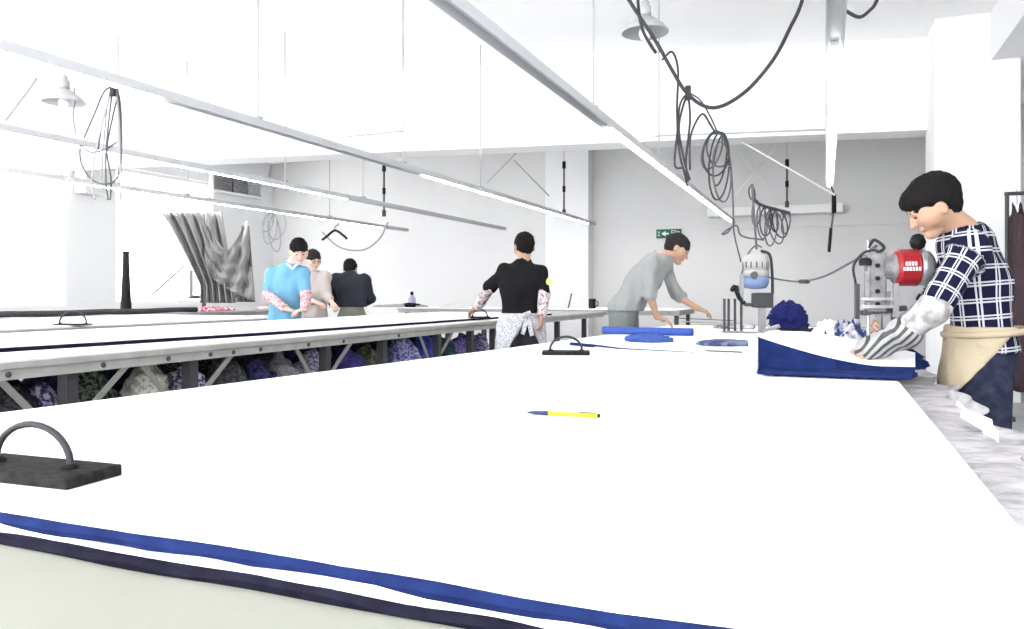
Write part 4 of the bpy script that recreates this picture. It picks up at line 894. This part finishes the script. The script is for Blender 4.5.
# ---- person in dark jacket from behind
Z = 9.4; J = {}; legs(J, 352, 314, Z, cdir(1, 0, 0))
J['pelvis'] = U(352, 310, Z); J['chest'] = U(352, 290, Z+.12); J['neck'] = U(350, 274, Z+.28)
J['shL'] = U(337, 280, Z+.2); J['shR'] = U(364, 280, Z+.2); J['elL'] = U(331, 297, Z+.22); J['wrL'] = U(334, 304, Z+.45); J['elR'] = U(370, 298, Z+.22); J['wrR'] = U(362, 304, Z+.45); J['head'] = U(350, 269.5, Z+.33)
person('person', 'person in dark jacket and khaki trousers, hunched with back to us', J, cdir(0, 0, 1), cdir(0, -.6, .8), cdir(0, .8, .6),
       [dict(k='shirt', m=mat('charcoal_jacket', (.022, .024, .032), .9), len=1.9, hem=U(352, 307, Z).z, name='jacket', g=.03, fold=.012), dict(k='trousers', m=mat('khaki_trousers', (.17, .175, .14), .9), top=1.02, g=.02)], res=.012)
# ================================================================ CURTAIN
def curt(u, v):
    y = 212+91*v; L = 160+ (40*(v/.8)**.85 if v < .8 else 40); Rr = 222+14*v
    px = L+(Rr-L)*u; X = -7.75+.06*math.sin(u*34+v*2)+.03*math.sin(u*71)
    return UX(px, y if v > .02 else 212, X)
t = thing('draped_curtain', 'grey cloth curtain draped from the leftmost rail, gathered to the right', 'curtain', UX(205, 300, -7.75))
o = grid('main_drape', M_dcurt, curt, 90, 24, t, .006)
for v in o.data.vertices: v.co -= Vector((0, 0, 0))
def swag(u, v):
    yt = 214+ (36*math.sin(min(1, u/.55)*math.pi/2) if u < .55 else 36-30*((u-.55)/.45)**1.2)
    xb0 = 218+33*u; bot = 262+40*u**.5; y = yt+(bot-yt)*v
    px = 205+42*u+(8+0*u)*v*(u)+4*(1-v)*0; X = -7.68+.05*math.sin(u*20+v*9)+.03*math.sin(v*24+u*5)
    return UX(px, y, X)
grid('swag', M_dcurt, swag, 60, 30, t, .006)
def tail_(u, v):
    y = 226+76*v; px = 241+8*u+(6*u+0)*v-4*v*(1-u); return UX(px, y, -7.72+.03*math.sin(u*22))
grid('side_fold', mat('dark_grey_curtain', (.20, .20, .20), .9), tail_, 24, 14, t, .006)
# frame under the curtain
t = thing('fabric_stand', 'grey metal stand behind the lower end of the curtain', 'stand', UX(205, 303, -8.6))
A = lambda x, y: UX(x, y, -8.6)
MB().tube([A(191, 270), A(191, 297)], .03, 6).build('post', M_pcable, t); MB().tube([A(190, 297), A(236, 296)], .03, 6).build('crossbar', M_gcable, t); MB().tube([A(153, 294), A(184, 266)], .015, 6).build('brace', M_pcable, t); MB().tube([A(236, 262), A(236, 297)], .025, 6).build('post', M_pcable, t)
MB().tube([A(204, 296), (A(204, 296).x, A(204, 296).y, .9)], .03, 6).build('foot', M_gcable, t)
# window-fan unit on the left/back
c0, c1 = UX(214, 173, -11.93), UX(258, 197, -11.93)
t = thing('wall_ventilator', 'dark louvred ventilator with two panels high above the curtain', 'ventilator', UX(236, 198, -11.6))
m = MB(); fx = -11.98
m.box((fx-.0, c0.y-.1, c1.z-.05), (fx+.1, c1.y+.1, c1.z)); m.box((fx, c0.y-.1, c0.z), (fx+.1, c1.y+.1, c0.z+.05)); m.box((fx, c0.y-.1, c1.z), (fx+.1, c0.y-.05, c0.z)); m.box((fx, c1.y+.05, c1.z), (fx+.1, c1.y+.1, c0.z)); m.build('frame', M_white, t)
dy = (c1.y-c0.y)
for k, (a, b, mm) in enumerate(((0, .38, M_pcable), (.42, .72, M_pcable), (.76, 1, M_rail))):
    q = MB(); q.box((fx, c0.y+dy*a, c1.z), (fx+.05, c0.y+dy*b, c0.z)); 
    for j in range(7): z = c1.z+(c0.z-c1.z)*(j+.5)/7; q.bar((fx+.05, c0.y+dy*a, z), (fx+.05, c0.y+dy*b, z), .05, .02, (1, 0, .6))
    q.build('louvre_panel', mm, t)
# black tapered post on fourth table
c = UX(126, 307, -8.45)
t_ = MB().lathe([(.072, 0), (.068, .06), (.042, .60), (.038, .79), (.044, .795), (.044, .815)], (c.x, c.y, .90), 16)
tag(t_.build('cone_spool', M_black, smooth=False), 'tall black tapered post standing on the fourth table', 'post')
# faint column at upper left
struct(MB().box((-11.98, U(95, 50, 13).y+.0, 2.9), (-11.7, U(95, 50, 13).y+.5, CZ)).build('trim_6', M_gwall))
# red-white cloths at end of the fourth table
c = UX(222, 305, -8.4)
heap('cloth_heap', (c.x-.05, c.y-.1, .915), (.16, .36, .055), speckle('red_white_print', (.8, .75, .76), [(.5, .05, .1), (.6, .2, .28)], 20, .5), 'red and white printed cloth left of the man in blue', seed=21, z0=.901, amp=.4)
c = UX(245, 306, -8.5); heap('cloth_heap', (c.x, c.y+.7, .915), (.14, .4, .04), mat('pink_grey_cloth', (.55, .45, .47), .9), 'pinkish grey cloth beside the red and white print', seed=22, z0=.901, amp=.4)
# far table items
c = U(405, 300, 12.8); t = thing('spray_bottle', 'purple-grey bottle with dark cap on the far table', 'bottle', (c.x, 11.4, .932)); cc = (c.x, 11.4, .932)
MB().lathe([(.06, 0), (.065, .02), (.065, .15), (.03, .19), (.022, .21)], cc, 14).build('bottle_body', mat('lilac_plastic', (.35, .33, .5), .4), t, smooth=True); MB().lathe([(.028, .205), (.028, .25), (.01, .265)], cc, 12).build('cap', M_black, t)
c = U(592, 302, 11.7); cc = (c.x, 11.3, .932); t = thing('mug', 'black and white mug on the far table', 'mug', cc)
MB().lathe([(.05, 0), (.055, .01), (.055, .15), (.048, .15), (.046, .02)], cc, 16).build('cup', M_black, t); MB().tube(curve([(cc[0]+.05, cc[1], cc[2]+.12), (cc[0]+.09, cc[1], cc[2]+.10), (cc[0]+.09, cc[1], cc[2]+.05), (cc[0]+.05, cc[1], cc[2]+.03)]), .008, 6).build('handle', M_black, t)
a = U(569, 306, 12.2); a = Vector((a.x, 11.6, .932)); tag(MB().tube([a, a+Vector((.04, .05, .23))], .012, 6).lathe([(.02, 0), (.02, .01)], a, 8).build('stick', M_leg), 'thin dark stick standing on the far table', 'stick')
for k, (px, w, lab, mm) in enumerate(((385, .5, 'grey-brown crumpled cloth beside the hunched person', mat('taupe_cloth', (.3, .29, .28), .9)), (397, .22, 'small dark cloth just left of the bottle', M_navy), (455, .3, 'low pale cloth on far table behind the man in black', mat('pale_grey_cloth', (.55, .55, .55), .9)))):
    c = U(px, 306, 12.4); heap('cloth_heap', (c.x, 11.2+.02*k, .945), (w, .15, .05 if k else .035), mm, lab, seed=31+k, z0=.933, amp=.4)
# small machine and red pieces by the glasses man
c = U(322, 309, 8.3); 
st = table('small side table between the third and far tables', -5.9, -3.95, 8.9, 9.9, .86, (9.0, 9.8)) if False else None
# ================================================================ EXIT SIGN
a = U(655, 229, 14.55); b = U(697, 238, 14.2); zc = (a.z+b.z)/2
t = thing('exit_sign', 'green and white exit sign on the back wall above the man in grey', 'sign', ((a.x+b.x)/2, 14.48, zc-.1)); cx = U(667.5, 233, 14.3).x; w = .235; hh = .085
MB().box((cx-w, 14.455, zc-hh), (cx+w, 14.5, zc+hh)).build('sign_plate', M_green, t, bevel=.004)
m = MB(); M_sw = mat('sign_white', (.8, .85, .8), .5)
yy = 14.450
def bx(x0, z0, x1, z1): m.box((cx+x0, yy, zc+z0), (cx+x1, 14.456, zc+z1))
m.add([(cx-.14, yy, zc), (cx-.06, yy, zc+.05), (cx-.06, yy, zc-.05)], [(0, 1, 2)]); bx(-.06, -.015, .0, .015)        # arrow
bx(.05, -.06, .06, .06); bx(.05, .05, .13, .06); bx(.12, -.06, .13, .06)                                            # doorway
m.tube([(cx+.09, yy, zc+.03), (cx+.09, yy, zc+.032)], .012, 8); m.bar((cx+.09, yy, zc+.02), (cx+.085, yy, zc-.015), .02, .004, (0, 1, 0)); m.bar((cx+.085, yy, zc-.015), (cx+.07, yy, zc-.055), .012, .004, (0, 1, 0)); m.bar((cx+.09, yy, zc-.015), (cx+.105, yy, zc-.05), .012, .004, (0, 1, 0))
for i, x in enumerate((.15,)): bx(x, -.04, x+.008, .04); bx(x, .03, x+.05, .04); bx(x, -.005, x+.05, .005); bx(x+.042, -.04, x+.05, .04)
for x in (-.21,): bx(x, -.04, x+.05, -.03); bx(x, .03, x+.05, .04); bx(x+.02, -.04, x+.03, .04)
m.build('sign_marks', M_sw, t)
# ================================================================ CLOTHES RACK, right edge
t = thing('clothes_rack', 'metal clothes rack beside the pillar at the right edge of the photo', 'rack', (2.05, 8.4, 0))
for x in (1.58, 2.5): MB().tube([(x, 8.4, 0), (x, 8.4, 2.1)], .018, 8).build('post', M_leg, t); MB().bar((x, 8.15, .02), (x, 8.65, .02), .04, .04).build('foot', M_leg, t)
MB().tube([(1.56, 8.4, 2.1), (2.52, 8.4, 2.1)], .018, 8).build('top_rail', M_leg, t)
cols = [((.05, .035, .04), 'brown-black'), ((.20, .05, .06), 'maroon'), ((.08, .08, .09), 'charcoal'), ((.28, .20, .17), 'tan'), ((.06, .07, .14), 'navy'), ((.45, .43, .42), 'pale grey')]
for i, (cl, nm) in enumerate(cols):
    x = 1.66+.13*i; c = (x, 8.4, 0); tt = thing('hanging_garment', '%s garment hanging on the rack at the right edge' % nm, 'clothing', (x, 8.4, .55), 'garments on the right rack')
    mm = mat('garment_%d' % i, cl, .9, bump=(12, .5, .03))
    def gf(u, v, x=x, i=i):
        wv = .22+.04*v; return (x+.05*math.sin(u*6.283)*(.6+.6*v)+.008*math.sin(u*40), 8.4-math.cos(u*6.283)*wv*(1 if v > .06 else .35), 2.02-.12*(abs(math.cos(u*6.283)))*(v <= .07)-1.75*v+.0*i)
    grid('garment', mm, gf, 32, 14, tt, .004)
    MB().tube(curve([(x, 8.4, 2.0), (x, 8.4, 2.06), (x, 8.43, 2.1), (x, 8.4, 2.135)]), .004, 6).build('hanger_hook', M_chrome, tt)
# ================================================================ BUNDLES UNDER THE MIDDLE TABLE
def pattern(nm, a, b, s): return mat(nm, a, .9, noise=(s, b, .46, .56))
PB = [('black', (.02, .02, .025), (.05, .05, .06)), ('purple print', (.05, .04, .11), (.35, .33, .45)), ('black and green knit', (.02, .025, .02), (.12, .14, .12)), ('white plaid', (.55, .53, .48), (.32, .31, .30)),
      ('violet and white print', (.10, .08, .22), (.6, .6, .68)), ('dark grey', (.05, .05, .055), (.09, .09, .10)), ('navy', (.02, .02, .06), (.04, .04, .10)), ('grey', (.16, .16, .17), (.24, .24, .25)),
      ('white and lilac', (.5, .5, .58), (.15, .13, .28)), ('indigo', (.04, .03, .13), (.06, .05, .20)), ('olive and black', (.06, .07, .05), (.14, .15, .10)), ('blue and lilac', (.10, .10, .35), (.4, .4, .6)), ('bright blue', (.06, .08, .42), (.12, .14, .5)), ('deep teal', (.03, .08, .08), (.05, .10, .10)), ('violet', (.10, .08, .30), (.25, .22, .45)), ('purple speckled', (.12, .10, .3), (.5, .5, .6))]
spots = [(8, 405, 0, .20), (42, 395, 1, .20), (98, 392, 2, .20), (148, 378, 3, .16), (192, 380, 4, .15), (235, 378, 5, .18), (258, 372, 6, .2), (285, 365, 7, .16), (320, 362, 8, .13), (350, 358, 9, .18), (372, 350, 10, .13), (415, 352, 8, .12), (403, 350, 11, .13), (430, 346, 12, .12), (447, 344, 13, .10), (462, 342, 14, .14), (483, 340, 15, .14)]
where = ['leftmost, at the edge of the photo', 'on the crate left of the thick leg', 'right of the thick leg', 'left of the first brace', 'under the first pair of braces', 'right of the first braces', 'in the long dark bay', 'in the middle of the dark bay', 'at the second pair of braces', 'right of the second braces',
         'by the green-edged leg', 'in the bay past the green-edged leg', 'beside the tall cloths', 'standing upright in the farther bay', 'left of the violet bundles', 'nearest the man in black on the left', 'touching the apron of the man in black']
for i, (px, py, k, r) in enumerate(spots):
    nm, a, b = PB[k]; y = YX(px, -3.2)
    hgt = .35 if i not in (2, 3, 13, 12) else .38
    heap('fabric_bundle', (-3.22-.03*(i % 3), y, .25+hgt*.5), (.16, r*.82, hgt), pattern('bundle_'+str(k), a, b, 55), '%s fabric bundle under the middle table, %s' % (nm, where[i]), 'fabric bundle', seed=40+i, res=.012, z0=.251, amp=.30, freq=34, group='bundles under the middle table')
# second row deeper, so that the bays read full
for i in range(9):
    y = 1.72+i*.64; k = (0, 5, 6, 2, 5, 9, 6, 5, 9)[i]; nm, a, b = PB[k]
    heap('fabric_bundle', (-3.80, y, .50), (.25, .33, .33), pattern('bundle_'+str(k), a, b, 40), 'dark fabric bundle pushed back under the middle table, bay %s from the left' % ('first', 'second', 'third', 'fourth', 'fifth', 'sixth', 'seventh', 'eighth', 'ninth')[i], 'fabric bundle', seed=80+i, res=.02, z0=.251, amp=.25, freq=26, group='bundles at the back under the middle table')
# plaid sack standing, crate
y = YX(40, -3.1); t = thing('crate', 'low grey slatted crate under the purple print bundle', 'crate', (-3.15, y, .25))
m = MB()
for k in range(3): m.box((-3.03, y-.26, .30+.11*k), (-3.015, y+.26, .37+.11*k))
m.build('side_slats', M_legw, t); m = MB()
for g in (-1, 1): m.box((-3.06, y+g*.26-.015, .25), (-3.02, y+g*.26+.015, .60))
m.build('corner_post', M_legw, t)
# ================================================================ LIGHT
w = bpy.data.worlds.new('world'); S.world = w; w.use_nodes = True; w.node_tree.nodes['Background'].inputs[0].default_value = (.97, .985, 1, 1); w.node_tree.nodes['Background'].inputs[1].default_value = 1.6
S.view_settings.view_transform = 'Standard'; S.view_settings.look = 'None'; S.view_settings.gamma = 1; S.view_settings.use_curve_mapping = False
S.view_settings.exposure = 2.5
